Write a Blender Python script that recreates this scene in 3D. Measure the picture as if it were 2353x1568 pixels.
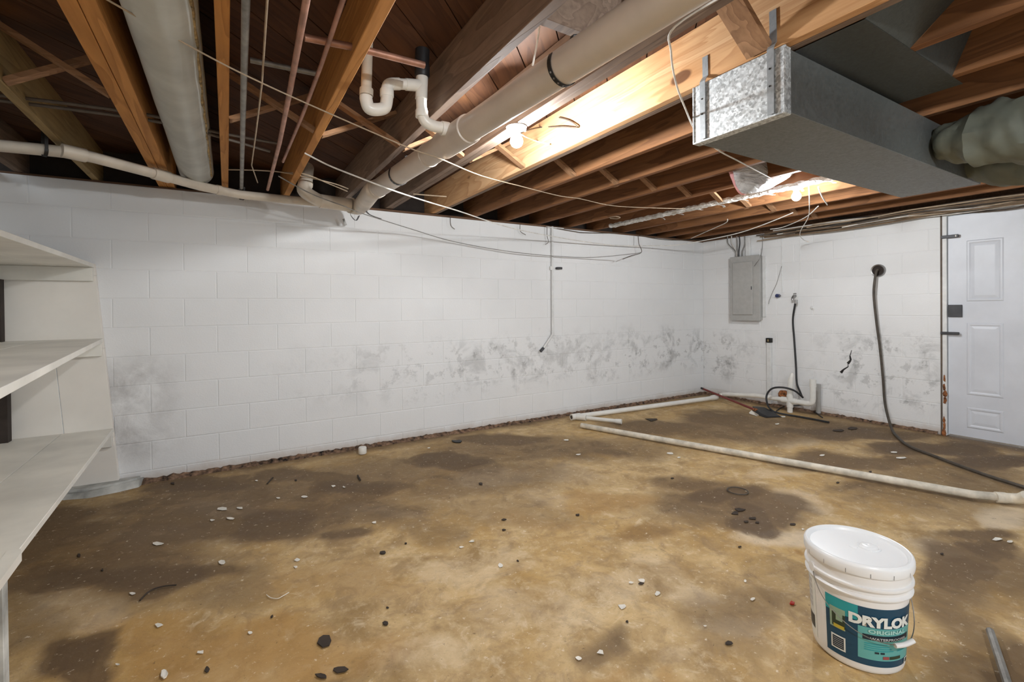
import bpy, bmesh, math, random
from mathutils import Vector, Matrix, noise
random.seed(7)
S = bpy.context.scene
COL = S.collection
for o in list(bpy.data.objects): bpy.data.objects.remove(o)

# ------------------------------------------------------------------ camera
F, CX, CY, PITCH, ROLL, YAW, CAMH = 1081.7142, 1176.5, 716.3879, -0.00784, -0.00959, 0.54413, 1.20572
fw = Vector((math.sin(YAW)*math.cos(PITCH), math.cos(YAW)*math.cos(PITCH), math.sin(PITCH)))
_r = Vector((math.cos(YAW), -math.sin(YAW), 0)); _u = _r.cross(fw)
RT = _r*math.cos(ROLL)+_u*math.sin(ROLL); UP = -_r*math.sin(ROLL)+_u*math.cos(ROLL)
EYE = Vector((0, 0, CAMH))
cd = bpy.data.cameras.new('camera'); cam = bpy.data.objects.new('camera', cd); COL.objects.link(cam)
cd.sensor_width = 36; cd.lens = F/2353*36; cd.shift_x = 0; cd.shift_y = (CY-784)/2353
cd.clip_start = 0.02; cd.clip_end = 60
M = Matrix((RT, UP, -fw)).transposed().to_4x4(); M.translation = EYE
cam.matrix_world = M
S.camera = cam
def hit(x, y, ax, v):
    """3-D point where the sight line of a photo pixel meets the plane axis=v."""
    d = fw*F + RT*(x-CX) + UP*(CY-y)
    return EYE + d*((v-EYE[ax])/d[ax])
def hz(x, y, z): return hit(x, y, 2, z)
def hx(x, y, X): return hit(x, y, 0, X)
def hy(x, y, Y): return hit(x, y, 1, Y)

# ------------------------------------------------------------------ light + exposure
S.view_settings.view_transform = 'Standard'
try: S.view_settings.look = 'None'
except Exception: pass
S.view_settings.gamma = 1; S.view_settings.use_curve_mapping = False
S.view_settings.exposure = 1.03
W = bpy.data.worlds.new('world'); S.world = W; W.use_nodes = True
W.node_tree.nodes['Background'].inputs[0].default_value = (0.87, 0.96, 1.04, 1)
W.node_tree.nodes['Background'].inputs[1].default_value = 0.62
BULB_W = 31.0         # radiant watts of each bare bulb
BULB_R = 0.032
# added fill bulb, unseen behind the camera, to brighten shelves, bucket and duct cap
FILL_BULB_W = 48.0

# ------------------------------------------------------------------ dims
DA, DB, H = 4.19, 5.62, 2.104      # back wall y, right wall x, underside of joists
JH = 0.235; TOPZ = H+JH             # joist depth / underside of subfloor
WT = 2.086                         # top of block wall
BACKY = -1.6; LEFTX = -1.215
Z0 = 1.9058; BH = 0.2032; BL = 0.4064

# ------------------------------------------------------------------ material helpers
def new_mat(name):
    m = bpy.data.materials.new(name); m.use_nodes = True
    nt = m.node_tree; b = nt.nodes['Principled BSDF']
    return m, nt, b
def N(nt, t, **kw):
    n = nt.nodes.new(t)
    for k, v in kw.items():
        if k.startswith('i_'):
            key = k[2:]; key = int(key) if key.isdigit() else key
            n.inputs[key].default_value = v
        else: setattr(n, k, v)
    return n
def L(nt, a, b): nt.links.new(a, b)
def mixc(nt, f, a, b, mode='MIX'):
    n = nt.nodes.new('ShaderNodeMix'); n.data_type = 'RGBA'; n.blend_type = mode
    for s, v in ((0, f), (6, a), (7, b)):
        if isinstance(v, (int, float)): n.inputs[s].default_value = v
        elif isinstance(v, tuple): n.inputs[s].default_value = (*v[:3], 1)
        else: L(nt, v, n.inputs[s])
    return n.outputs[2]
def ramp(nt, f, stops):
    n = nt.nodes.new('ShaderNodeValToRGB'); cr = n.color_ramp
    while len(cr.elements) < len(stops): cr.elements.new(0.5)
    for e, (p, c) in zip(cr.elements, stops):
        e.position = p; e.color = (c, c, c, 1) if isinstance(c, (int, float)) else (*c[:3], 1)
    L(nt, f, n.inputs[0]); return n.outputs[0]
def mth(nt, op, a, b=0.5, clamp=False):
    n = nt.nodes.new('ShaderNodeMath'); n.operation = op; n.use_clamp = clamp
    for i, v in ((0, a), (1, b)):
        if isinstance(v, (int, float)): n.inputs[i].default_value = v
        else: L(nt, v, n.inputs[i])
    return n.outputs[0]
def noi(nt, vec, scale, detail=4, rough=0.55, dist=0.0):
    n = N(nt, 'ShaderNodeTexNoise'); n.inputs['Scale'].default_value = scale; n.inputs['Detail'].default_value = detail
    n.inputs['Roughness'].default_value = rough; n.inputs['Distortion'].default_value = dist
    if vec is not None: L(nt, vec, n.inputs['Vector'])
    return n.outputs[0]
def mapping(nt, src, scale=(1,1,1), rot=(0,0,0), loc=(0,0,0)):
    n = N(nt, 'ShaderNodeMapping'); n.inputs['Scale'].default_value = scale; n.inputs['Rotation'].default_value = rot; n.inputs['Location'].default_value = loc
    L(nt, src, n.inputs['Vector']); return n.outputs[0]
def bump(nt, b, h, strength=0.3, dist=0.01):
    n = N(nt, 'ShaderNodeBump'); n.inputs['Strength'].default_value = strength; n.inputs['Distance'].default_value = dist
    L(nt, h, n.inputs['Height']); L(nt, n.outputs[0], b.inputs['Normal'])
def wpos(nt): return N(nt, 'ShaderNodeNewGeometry').outputs['Position']
def simple(name, col, rough=0.5, metal=0.0, var=0.12, scale=20, bstr=0.0, spec=0.5):
    m, nt, b = new_mat(name)
    p = wpos(nt); n = noi(nt, p, scale, 5)
    dark = tuple(c*(1-var*2) for c in col); lite = tuple(min(1, c*(1+var)) for c in col)
    L(nt, mixc(nt, ramp(nt, n, [(0.3, 0.0), (0.7, 1.0)]), dark, lite), b.inputs['Base Color'])
    b.inputs['Roughness'].default_value = rough; b.inputs['Metallic'].default_value = metal
    b.inputs['Specular IOR Level'].default_value = spec
    if bstr: bump(nt, b, noi(nt, p, scale*4, 4), bstr, 0.004)
    return m
def emis(name, col, s):
    m, nt, b = new_mat(name)
    b.inputs['Base Color'].default_value = (1,1,1,1); b.inputs['Emission Color'].default_value = (*col, 1); b.inputs['Emission Strength'].default_value = s
    return m

def wood(name, c_dark, c_mid, c_lite, knots=0.0, along='Y', rough=0.75, grain=1.0, dirt=0.0):
    m, nt, b = new_mat(name)
    p = wpos(nt); oi = N(nt, 'ShaderNodeObjectInfo').outputs['Random']
    add = N(nt, 'ShaderNodeVectorMath', operation='ADD'); L(nt, p, add.inputs[0])
    comb = N(nt, 'ShaderNodeCombineXYZ'); L(nt, mth(nt, 'MULTIPLY', oi, 37.0), comb.inputs[0]); L(nt, mth(nt, 'MULTIPLY', oi, 11.0), comb.inputs[1]); L(nt, mth(nt,'MULTIPLY', oi, 5.0), comb.inputs[2])
    L(nt, comb.outputs[0], add.inputs[1]); v = add.outputs[0]
    sc = {'Y': (6, 0.5, 6), 'X': (0.5, 6, 6), 'D': (6, 0.5, 6), 'Z': (6, 6, 0.5)}[along]
    rot = (0, 0, math.radians(45)) if along == 'D' else (0, 0, 0)
    v0 = v
    if along == 'D': v0 = mapping(nt, v, rot=rot)
    vm = mapping(nt, v0, scale=sc)
    broad = noi(nt, vm, 1.0, 3, 0.5, 0.6)
    rings = mth(nt, 'FRACT', mth(nt, 'MULTIPLY', broad, 11.0*grain))
    rings = ramp(nt, rings, [(0.0, 0.0), (0.75, 0.65), (0.93, 1.0), (1.0, 0.1)])
    fine = noi(nt, mapping(nt, v0, scale=tuple(s*9 for s in sc)), 1.0, 3)
    c = mixc(nt, ramp(nt, broad, [(0.3, 0.0), (0.7, 1.0)]), c_mid, c_lite)
    c = mixc(nt, mth(nt, 'MULTIPLY', rings, 0.45), c, c_dark)
    c = mixc(nt, mth(nt, 'MULTIPLY', ramp(nt, fine, [(0.45, 0.0), (0.75, 1.0)]), 0.35), c, c_dark)
    if knots:
        sk = {'Y': (4.2, 2.0, 4.2), 'X': (2.0, 4.2, 4.2), 'D': (4.2, 2.0, 4.2), 'Z': (4.2, 4.2, 2.0)}[along]
        vo = N(nt, 'ShaderNodeTexVoronoi'); vo.inputs['Scale'].default_value = 1.0; L(nt, mapping(nt, v0, scale=sk), vo.inputs['Vector'])
        k1 = ramp(nt, vo.outputs['Distance'], [(0.0, 1.0), (0.09, 1.0), (0.12, 0.0)])
        k2 = ramp(nt, vo.outputs['Distance'], [(0.0, 1.0), (0.14, 0.6), (0.36, 0.0)])
        c = mixc(nt, mth(nt, 'MULTIPLY', k2, 0.45*knots), c, (0.42, 0.17, 0.04))
        c = mixc(nt, mth(nt, 'MULTIPLY', k1, 0.9*knots), c, (0.10, 0.035, 0.012))
    if dirt:
        d = noi(nt, v, 3.0, 6, 0.7)
        c = mixc(nt, mth(nt, 'MULTIPLY', ramp(nt, d, [(0.42, 0.0), (0.65, 1.0)]), dirt), c, (0.05, 0.035, 0.025))
    L(nt, c, b.inputs['Base Color']); b.inputs['Roughness'].default_value = rough; b.inputs['Specular IOR Level'].default_value = 0.25
    bump(nt, b, mth(nt, 'ADD', rings, fine), 0.15, 0.002)
    return m

MT = {}
MT['joist_dark'] = wood('wood_joist_brown', (0.06,0.022,0.010), (0.22,0.095,0.038), (0.32,0.15,0.065), knots=0.5)
MT['joist_orange'] = wood('wood_joist_orange', (0.24,0.09,0.02), (0.54,0.245,0.065), (0.62,0.30,0.095), knots=0.25)
MT['joist_fresh'] = wood('wood_joist_fresh_pine', (0.36,0.14,0.04), (0.66,0.37,0.17), (0.73,0.47,0.26), knots=0.95)
MT['joist_grey'] = wood('wood_joist_weathered', (0.09,0.055,0.04), (0.24,0.165,0.12), (0.33,0.24,0.18), dirt=0.25)
MT['plank'] = wood('wood_subfloor', (0.025,0.009,0.004), (0.085,0.035,0.016), (0.13,0.06,0.03), knots=0.4, along='D')
MT['bridging'] = wood('wood_bridging', (0.10,0.045,0.02), (0.32,0.17,0.085), (0.42,0.24,0.13), along='X')
MT['joist_tan'] = wood('wood_joist_tan', (0.12,0.075,0.03), (0.33,0.23,0.10), (0.42,0.31,0.15))
MT['plate'] = wood('wood_plate', (0.03,0.018,0.01), (0.12,0.065,0.035), (0.18,0.10,0.06), along='X')

def wall_mat(name, base, warm=False, which='A'):
    m, nt, b = new_mat(name)
    p = wpos(nt); sep = N(nt, 'ShaderNodeSeparateXYZ'); L(nt, p, sep.inputs[0])
    z = sep.outputs[2]; s = sep.outputs[0] if which == 'A' else sep.outputs[1]
    n1 = noi(nt, p, 1.5, 5, 0.6); n2 = noi(nt, p, 4.2, 7, 0.68, 0.5); n3 = noi(nt, p, 24.0, 4, 0.6); n4 = noi(nt, mapping(nt, p, scale=(1,1,1), loc=(7,3,1)), 9.0, 5, 0.7)
    c = mixc(nt, ramp(nt, n1, [(0.3, 0.0), (0.7, 1.0)]), tuple(v*0.94 for v in base), base)
    def band(a0, a1, b0, b1, src):
        up = N(nt, 'ShaderNodeMapRange', interpolation_type='SMOOTHSTEP'); L(nt, src, up.inputs[0]); up.inputs[1].default_value = a0; up.inputs[2].default_value = a1
        dn = N(nt, 'ShaderNodeMapRange', interpolation_type='SMOOTHSTEP'); L(nt, src, dn.inputs[0]); dn.inputs[1].default_value = b0; dn.inputs[2].default_value = b1; dn.inputs[3].default_value = 1; dn.inputs[4].default_value = 0
        return mth(nt, 'MULTIPLY', up.outputs[0], dn.outputs[0])
    zw = mth(nt, 'ADD', z, mth(nt, 'MULTIPLY', mth(nt, 'SUBTRACT', n1, 0.5), 0.45))
    if which == 'A':
        zb = band(0.26, 0.50, 0.74, 1.02, zw)
        sb = mth(nt, 'ADD', mth(nt, 'MULTIPLY', band(-0.2, 2.2, 9.0, 10.0, s), 0.95), mth(nt, 'MULTIPLY', band(3.6, 5.4, 9, 10, s), 0.5))
    else:
        zb = band(0.10, 0.30, 0.72, 1.02, zw); sb = mth(nt, 'ADD', mth(nt, 'MULTIPLY', band(3.3, 3.9, 9, 10, s), 1.1), mth(nt, 'MULTIPLY', band(1.6, 1.75, 2.3, 2.85, s), 0.95))
        sb = mth(nt, 'ADD', sb, 0.12)
    area = mth(nt, 'MULTIPLY', zb, sb)
    blot = ramp(nt, n2, [(0.50, 0.0), (0.62, 1.0)]); speck = ramp(nt, n4, [(0.56, 0.0), (0.62, 1.0)])
    mold = mth(nt, 'MULTIPLY', area, mth(nt, 'ADD', mth(nt, 'MULTIPLY', blot, 0.38), mth(nt, 'MULTIPLY', speck, 0.34)), clamp=True)
    mold = mth(nt, 'MULTIPLY', mold, mth(nt, 'ADD', 0.55, mth(nt,'MULTIPLY', n3, 0.7)), clamp=True)
    c = mixc(nt, mold, c, (0.20, 0.20, 0.195))
    # damp brownish foot of the wall
    ft = N(nt, 'ShaderNodeMapRange', interpolation_type='SMOOTHSTEP'); L(nt, mth(nt, 'ADD', z, mth(nt, 'MULTIPLY', mth(nt,'SUBTRACT', n2, 0.5), 0.12)), ft.inputs[0])
    ft.inputs[1].default_value = 0.0; ft.inputs[2].default_value = 0.10; ft.inputs[3].default_value = 0.55; ft.inputs[4].default_value = 0.0
    c = mixc(nt, ft.outputs[0], c, (0.42, 0.31, 0.22))
    if which == 'A':   # grey damp patches beside the pier and light freckles
        lp = mth(nt, 'MULTIPLY', band(-0.8, -0.68, -0.55, -0.18, s), band(0.1, 0.35, 0.75, 0.95, zw))
        c = mixc(nt, mth(nt, 'MULTIPLY', lp, mth(nt, 'MULTIPLY', ramp(nt, n2, [(0.38, 0.0), (0.6, 1.0)]), 0.5)), c, (0.30, 0.28, 0.27))
    L(nt, c, b.inputs['Base Color']); b.inputs['Roughness'].default_value = 0.6; b.inputs['Specular IOR Level'].default_value = 0.3
    bump(nt, b, mth(nt, 'ADD', mth(nt, 'MULTIPLY', n3, 0.6), noi(nt, p, 90, 3)), 0.22, 0.0035)
    return m
MT['wallA'] = wall_mat('painted_block_back', (0.80, 0.80, 0.80), which='A')
MT['wallB'] = wall_mat('painted_block_right', (0.82, 0.82, 0.82), which='B')
MT['pier'] = simple('painted_block_cream', (0.80, 0.76, 0.70), 0.6, var=0.04, scale=3, bstr=0.12)
MT['mortar'] = simple('painted_mortar', (0.66, 0.67, 0.68), 0.8, var=0.08, bstr=0.2)
MT['shelf'] = simple('shelf_cream_paint', (0.80, 0.775, 0.71), 0.45, var=0.10, scale=2.6)
MT['pvc'] = simple('pvc_white', (0.80, 0.78, 0.73), 0.32, var=0.05, scale=8)
MT['pvc_old'] = simple('pvc_cream_dusty', (0.66, 0.58, 0.48), 0.42, var=0.10, scale=6)
MT['pvc_grey'] = simple('pvc_big_drain', (0.60, 0.53, 0.46), 0.35, var=0.06, scale=5)
MT['pvc_floor'] = simple('pvc_muddy', (0.74, 0.68, 0.57), 0.5, var=0.18, scale=12)
MT['black'] = simple('black_rubber', (0.02, 0.02, 0.022), 0.5, var=0.2)
MT['hose'] = simple('brown_hose', (0.075, 0.06, 0.045), 0.6, var=0.2)
MT['copper'] = simple('copper_dull', (0.45, 0.24, 0.17), 0.5, 0.55, var=0.2, scale=14)
MT['conduit'] = simple('conduit_grey', (0.30, 0.29, 0.27), 0.5, 0.4, var=0.2)
MT['strap'] = simple('strap_black_steel', (0.03, 0.028, 0.026), 0.5, 0.5)
MT['cable_w'] = simple('cable_white', (0.78, 0.75, 0.70), 0.45)
MT['cable_t'] = simple('cable_tan', (0.42, 0.32, 0.22), 0.55)
MT['cable_b'] = simple('cable_brown', (0.20, 0.13, 0.075), 0.55)
MT['cable_d'] = simple('cable_dark', (0.10, 0.075, 0.055), 0.55)
MT['straps'] = simple('strap_galvanised', (0.40, 0.43, 0.45), 0.45, 0.5, var=0.08, scale=60)
MT['steel'] = simple('steel_dark', (0.055, 0.055, 0.06), 0.5, 0.2)
MT['panelgrey'] = simple('panel_grey_paint', (0.42, 0.41, 0.39), 0.5, var=0.04)
MT['doorpaint'] = simple('door_blue_white', (0.66, 0.68, 0.73), 0.42, var=0.04, scale=4)
MT['jamb'] = simple('jamb_white', (0.74, 0.74, 0.73), 0.5, var=0.05)
MT['jambgap'] = simple('jamb_brown_gap', (0.13, 0.10, 0.075), 0.8)
MT['rust'] = simple('rust_wood', (0.33, 0.12, 0.04), 0.9, var=0.5, scale=40)
MT['insul'] = simple('duct_wrap_grey', (0.50, 0.51, 0.48), 0.6, var=0.10, scale=6, bstr=0.2)
MT['insuledge'] = simple('duct_wrap_seam_tan', (0.42, 0.30, 0.14), 0.9, var=0.4, scale=40, bstr=0.5)
MT['flex'] = simple('flex_wrap_greenish', (0.155, 0.165, 0.13), 0.7, var=0.12, scale=6, bstr=0.2)
MT['red'] = simple('red_handle', (0.20, 0.03, 0.025), 0.45)
MT['void'] = simple('header_dark', (0.035, 0.025, 0.02), 0.9)
MT['concrete'] = simple('footing_concrete', (0.55, 0.55, 0.52), 0.8, var=0.25, scale=7, bstr=0.3)
MT['crumb'] = simple('crumbled_edge', (0.20, 0.12, 0.075), 0.95, var=0.55, scale=30, bstr=0.6)
MT['chipw'] = simple('paint_chip_white', (0.82, 0.78, 0.70), 0.7)
MT['chipd'] = simple('debris_dark', (0.05, 0.035, 0.025), 0.9)
MT['chipr'] = simple('debris_red', (0.6, 0.03, 0.02), 0.5)
MT['bucket'] = simple('bucket_white_plastic', (0.86, 0.85, 0.84), 0.28, var=0.02, scale=3)
MT['lid'] = simple('lid_white_plastic', (0.88, 0.89, 0.90), 0.3, var=0.02, scale=3)
MT['porcelain'] = simple('lampholder_white', (0.85, 0.84, 0.82), 0.3)
MT['bluecap'] = simple('valve_blue', (0.03, 0.04, 0.12), 0.4)
MT['chrome'] = simple('valve_metal', (0.35, 0.34, 0.33), 0.3, 0.8)

def galv(name, base, k):
    m, nt, b = new_mat(name)
    p = wpos(nt)
    v = N(nt, 'ShaderNodeTexVoronoi'); v.inputs['Scale'].default_value = 120; L(nt, p, v.inputs['Vector'])
    n = noi(nt, p, 45, 5, 0.7, 1.0)
    sepc = N(nt, 'ShaderNodeSeparateColor'); L(nt, v.outputs['Color'], sepc.inputs[0])
    f = mth(nt, 'ADD', mth(nt, 'MULTIPLY', sepc.outputs[0], 0.5), mth(nt, 'MULTIPLY', n, 0.5))
    c = mixc(nt, ramp(nt, f, [(0.25, 0.0), (0.75, 1.0)]), tuple(c_*(1-k) for c_ in base), tuple(min(1, c_*(1+k*0.5)) for c_ in base))
    L(nt, c, b.inputs['Base Color']); b.inputs['Metallic'].default_value = 0.45
    L(nt, ramp(nt, n, [(0.3, 0.35), (0.7, 0.6)]), b.inputs['Roughness'])
    return m
MT['galv'] = galv('galvanised_spangle', (0.70, 0.74, 0.76), 0.45)
MT['duct'] = galv('galvanised_dull', (0.185, 0.195, 0.19), 0.10)
MT['ductpan'] = galv('galvanised_dark', (0.08, 0.085, 0.078), 0.12)

def plastic_film():
    m, nt, b = new_mat('plastic_film'); p = wpos(nt)
    n = noi(nt, mapping(nt, p, scale=(3, 3, 12), rot=(0, 0.6, 0)), 2.2, 4, 0.6, 1.2)
    L(nt, mixc(nt, ramp(nt, n, [(0.35, 0.0), (0.65, 1.0)]), (0.50, 0.50, 0.52), (0.86, 0.87, 0.89)), b.inputs['Base Color'])
    b.inputs['Roughness'].default_value = 0.2; bump(nt, b, n, 0.8, 0.02); return m
MT['film'] = plastic_film()
MT['pink'] = simple('pink_fibreglass', (0.85, 0.42, 0.42), 0.9, var=0.1, scale=30, bstr=0.5)
def foil():
    m, nt, b = new_mat('foil_paper'); p = wpos(nt); n = noi(nt, p, 14, 5, 0.7, 1.5)
    L(nt, mixc(nt, ramp(nt, n, [(0.4, 0.0), (0.6, 1.0)]), (0.50, 0.47, 0.42), (0.84, 0.84, 0.82)), b.inputs['Base Color'])
    b.inputs['Roughness'].default_value = 0.4; bump(nt, b, n, 0.8, 0.02); return m
MT['foil'] = foil()

# ------------------------------------------------------------------ mesh helpers
def obj(name, bm, mat, parent=None, smooth=False, loc=None):
    me = bpy.data.meshes.new(name)
    bmesh.ops.recalc_face_normals(bm, faces=bm.faces[:])
    bm.to_mesh(me); bm.free()
    mats = mat if isinstance(mat, (list, tuple)) else [mat]
    for m_ in mats: me.materials.append(m_)
    if smooth:
        for p_ in me.polygons: p_.use_smooth = True
        try: me.set_sharp_from_angle(angle=math.radians(40))
        except Exception: pass
    o = bpy.data.objects.new(name, me); COL.objects.link(o)
    if parent is not None:
        o.parent = parent
        o.matrix_parent_inverse = Matrix.Translation(-Vector(parent.location)) if parent.type == 'EMPTY' or any(parent.location) else Matrix()
    return o
def tag(o, label=None, cat=None, group=None, kind=None):
    if label: o['label'] = label
    if cat: o['category'] = cat
    if group: o['group'] = group
    if kind: o['kind'] = kind
    return o
def thing(name, label, cat, loc=(0,0,0), group=None):
    o = bpy.data.objects.new(name, None); COL.objects.link(o); o.location = loc; o.empty_display_size = 0.05
    return tag(o, label, cat, group)
def box(bm, lo, hi, mi=0):
    x0, y0, z0 = lo; x1, y1, z1 = hi
    vs = [bm.verts.new(c) for c in ((x0,y0,z0),(x1,y0,z0),(x1,y1,z0),(x0,y1,z0),(x0,y0,z1),(x1,y0,z1),(x1,y1,z1),(x0,y1,z1))]
    for f in ((0,3,2,1),(4,5,6,7),(0,1,5,4),(1,2,6,5),(2,3,7,6),(3,0,4,7)):
        fc = bm.faces.new([vs[i] for i in f]); fc.material_index = mi
    return vs
def bbox(lo, hi, bev=0.0):
    bm = bmesh.new(); box(bm, lo, hi)
    if bev: bmesh.ops.bevel(bm, geom=bm.edges[:], offset=bev, segments=1, affect='EDGES')
    return bm
def catmull(P, n=6):
    P = [Vector(p) for p in P]
    if len(P) < 3: return P
    out = []
    for i in range(len(P)-1):
        p0 = P[max(i-1, 0)]; p1 = P[i]; p2 = P[i+1]; p3 = P[min(i+2, len(P)-1)]
        for k in range(n):
            t = k/n
            out.append(0.5*((2*p1)+(-p0+p2)*t+(2*p0-5*p1+4*p2-p3)*t*t+(-p0+3*p1-3*p2+p3)*t**3))
    out.append(P[-1]); return out
def tube(bm, P, r, seg=10, caps=True, mi=0):
    P = [Vector(p) for p in P]
    R = r if isinstance(r, (list, tuple)) else [r]*len(P)
    T = []
    for i in range(len(P)):
        a = P[max(i-1, 0)]; b = P[min(i+1, len(P)-1)]
        d = (b-a); T.append(d.normalized() if d.length > 1e-9 else Vector((0,0,1)))
    up = Vector((0,0,1)) if abs(T[0].z) < 0.9 else Vector((1,0,0))
    n = (up - T[0]*up.dot(T[0])).normalized(); rings = []
    for i, p in enumerate(P):
        if i:
            n = (n - T[i]*n.dot(T[i]))
            n = n.normalized() if n.length > 1e-6 else T[i].orthogonal().normalized()
        b = T[i].cross(n)
        rings.append([bm.verts.new(p + (n*math.cos(2*math.pi*k/seg)+b*math.sin(2*math.pi*k/seg))*R[i]) for k in range(seg)])
    for i in range(len(P)-1):
        for k in range(seg):
            f = bm.faces.new((rings[i][k], rings[i][(k+1) % seg], rings[i+1][(k+1) % seg], rings[i+1][k])); f.material_index = mi
    if caps:
        for rr in (rings[0][::-1], rings[-1]):
            f = bm.faces.new(rr); f.material_index = mi
    return rings
def tb(P, r, seg=10, smooth_n=0, caps=True):
    bm = bmesh.new(); tube(bm, catmull(P, smooth_n) if smooth_n else P, r, seg, caps); return bm
def lathe(bm, prof, seg=48, c=(0,0,0), mi=0, close=False):
    rings = []
    for r, z in prof:
        if r < 1e-5: rings.append([bm.verts.new((c[0], c[1], c[2]+z))])
        else: rings.append([bm.verts.new((c[0]+r*math.cos(2*math.pi*k/seg), c[1]+r*math.sin(2*math.pi*k/seg), c[2]+z)) for k in range(seg)])
    for a, b in zip(rings[:-1], rings[1:]):
        for k in range(seg):
            if len(a) == 1 and len(b) == 1: continue
            if len(a) == 1: f = bm.faces.new((a[0], b[(k+1) % seg], b[k]))
            elif len(b) == 1: f = bm.faces.new((a[k], a[(k+1) % seg], b[0]))
            else: f = bm.faces.new((a[k], a[(k+1) % seg], b[(k+1) % seg], b[k]))
            f.material_index = mi
def ring_of(P, i):
    return P[i]
def pipe_cuff(a, b, r, length=0.03):
    """short collar centred at a, along direction a->b"""
    a = Vector(a); d = (Vector(b)-a).normalized()
    bm = bmesh.new(); tube(bm, [a-d*length/2, a-d*length/2+d*0.002, a+d*length/2-d*0.002, a+d*length/2], [r*0.98, r, r, r*0.98], 20); return bm
def ribbon(bm, P, w, side, th=0.0015):
    """flat band through points P, width vector side*w, thin solid"""
    P = [Vector(p) for p in P]; prev = None
    for i, p in enumerate(P):
        a = P[max(i-1, 0)]; b = P[min(i+1, len(P)-1)]; t = (b-a).normalized()
        s = Vector(side); s = (s - t*s.dot(t)).normalized(); n = t.cross(s)
        q = [bm.verts.new(p + s*w/2*sx + n*th/2*sn) for sx, sn in ((-1,-1),(1,-1),(1,1),(-1,1))]
        if prev:
            for k in range(4): bm.faces.new((prev[k], prev[(k+1) % 4], q[(k+1) % 4], q[k]))
        else: bm.faces.new(q[::-1])
        prev = q
    bm.faces.new(prev)

# ================================================================== STRUCTURE
# ---- floor: uneven concrete slab, its stains laid down as attributes
STAINS = [ (200,1250,330,130,.50,0,0),(620,1160,420,70,.50,0,0),(1000,1090,330,60,.42,0,0),(1250,1030,320,35,.42,0,0),(1750,985,330,38,.48,0,0),(2150,1110,230,70,.40,0,0),(2260,1330,130,120,.45,0,0),(1650,1160,180,60,.45,.1,0),(1150,1180,260,40,.25,.1,0),(760,1340,200,50,.12,.3,0),(500,1350,160,60,.3,.1,0),(2230,1480,140,110,.4,0,0),
  # photo px x, y, half-sizes px, strength of brown, orange, pale
 (130,1200,170,60,.55,0,0),(300,1320,230,45,.75,0,0),(170,1520,130,70,.75,0,0),(60,1400,90,160,.3,0,0),(420,1210,160,40,.6,0,0),(640,1195,110,50,.75,0,0),
 (780,1235,60,25,.6,0,0),(830,1120,130,22,.75,0,0),(1030,1060,110,22,.85,0,0),(700,1095,160,22,.6,0,0),(460,1115,140,25,.7,0,0),(1160,1010,120,14,.6,0,0),
 (330,1160,120,30,.5,0,0),(980,1210,110,35,.35,0,0),(1250,1040,90,25,.45,0,0),(1380,1030,80,25,.5,0,0),(1500,980,120,18,.55,0,0),(1650,960,90,20,.6,0,0),
 (1480,1230,75,26,.3,.55,0),(1400,1150,120,18,.15,.5,0),(1250,1200,120,20,.1,.35,0),(600,1480,280,70,.05,.65,0),(330,1440,150,50,0,.5,0),(430,1550,180,40,0,.55,0),
 (1680,1140,110,32,.9,.1,0),(1710,1190,60,25,.95,.1,0),(1600,1110,90,22,.5,.2,0),(1790,1170,90,30,.6,.1,0),(1740,1215,40,16,.85,.1,0),(1830,1272,18,5,.2,1.3,0),(1900,1060,120,25,.6,0,0),
 (2050,1060,150,18,.5,0,0),(2150,1030,150,18,.9,0,0),(2280,1060,90,22,.9,0,0),(1900,990,150,12,.75,0,0),(2000,1000,180,12,.7,0,0),(2250,1230,90,25,.6,0,0),(2290,1270,70,20,.7,0,0),
 (2170,1300,90,60,.65,0,0),(2290,1500,90,60,.6,0,0),(2200,1390,90,40,.45,.1,0),(1700,1400,150,80,.35,0,0),(1400,1480,60,35,.45,0,0),(1700,1500,120,60,.25,.2,0),(1380,1560,150,25,.1,.6,0),(760,1530,80,25,.5,.1,0),(250,1480,60,30,.45,.2,0),
 (1850,1150,60,20,0,0,.5),(1800,1230,110,26,0,0,.85),(1450,1330,120,40,0,0,.35),(1100,1300,160,40,0,0,.3),(1200,1400,180,60,0,0,.3),(880,1170,120,14,0,0,.35),(520,1165,120,18,0,0,.45),
 (330,1235,140,22,0,.25,.35),(160,1400,110,60,0,0,.35),(2290,1190,80,22,0,0,.8),(2150,1260,60,12,0,0,.5),(1560,1370,80,25,0,0,.4),(1700,1440,90,30,0,0,.4),(1600,1540,90,25,0,0,.35),(1120,1095,100,20,0,0,.4),(1300,1095,90,25,0,0,.3),(1850,1020,60,12,0,0,.4),
 (950,1500,160,60,0,.05,.3),(1230,1140,60,25,0,0,.25),(2010,1120,120,10,.5,0,0),(1760,1090,60,14,0,.2,.35)]
blobs = []
for (x, y, rx, ry, br, og, pa) in STAINS:
    c = hz(x, y, 0); a = hz(x+rx, y, 0)-c; b_ = hz(x, y+ry, 0)-c
    a.z = b_.z = 0
    mt = Matrix(((a.x, b_.x), (a.y, b_.y)))
    if abs(mt.determinant()) < 1e-9: continue
    blobs.append((c.x, c.y, mt.inverted(), br, og, pa, max(a.length, b_.length)*1.9))
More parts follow.
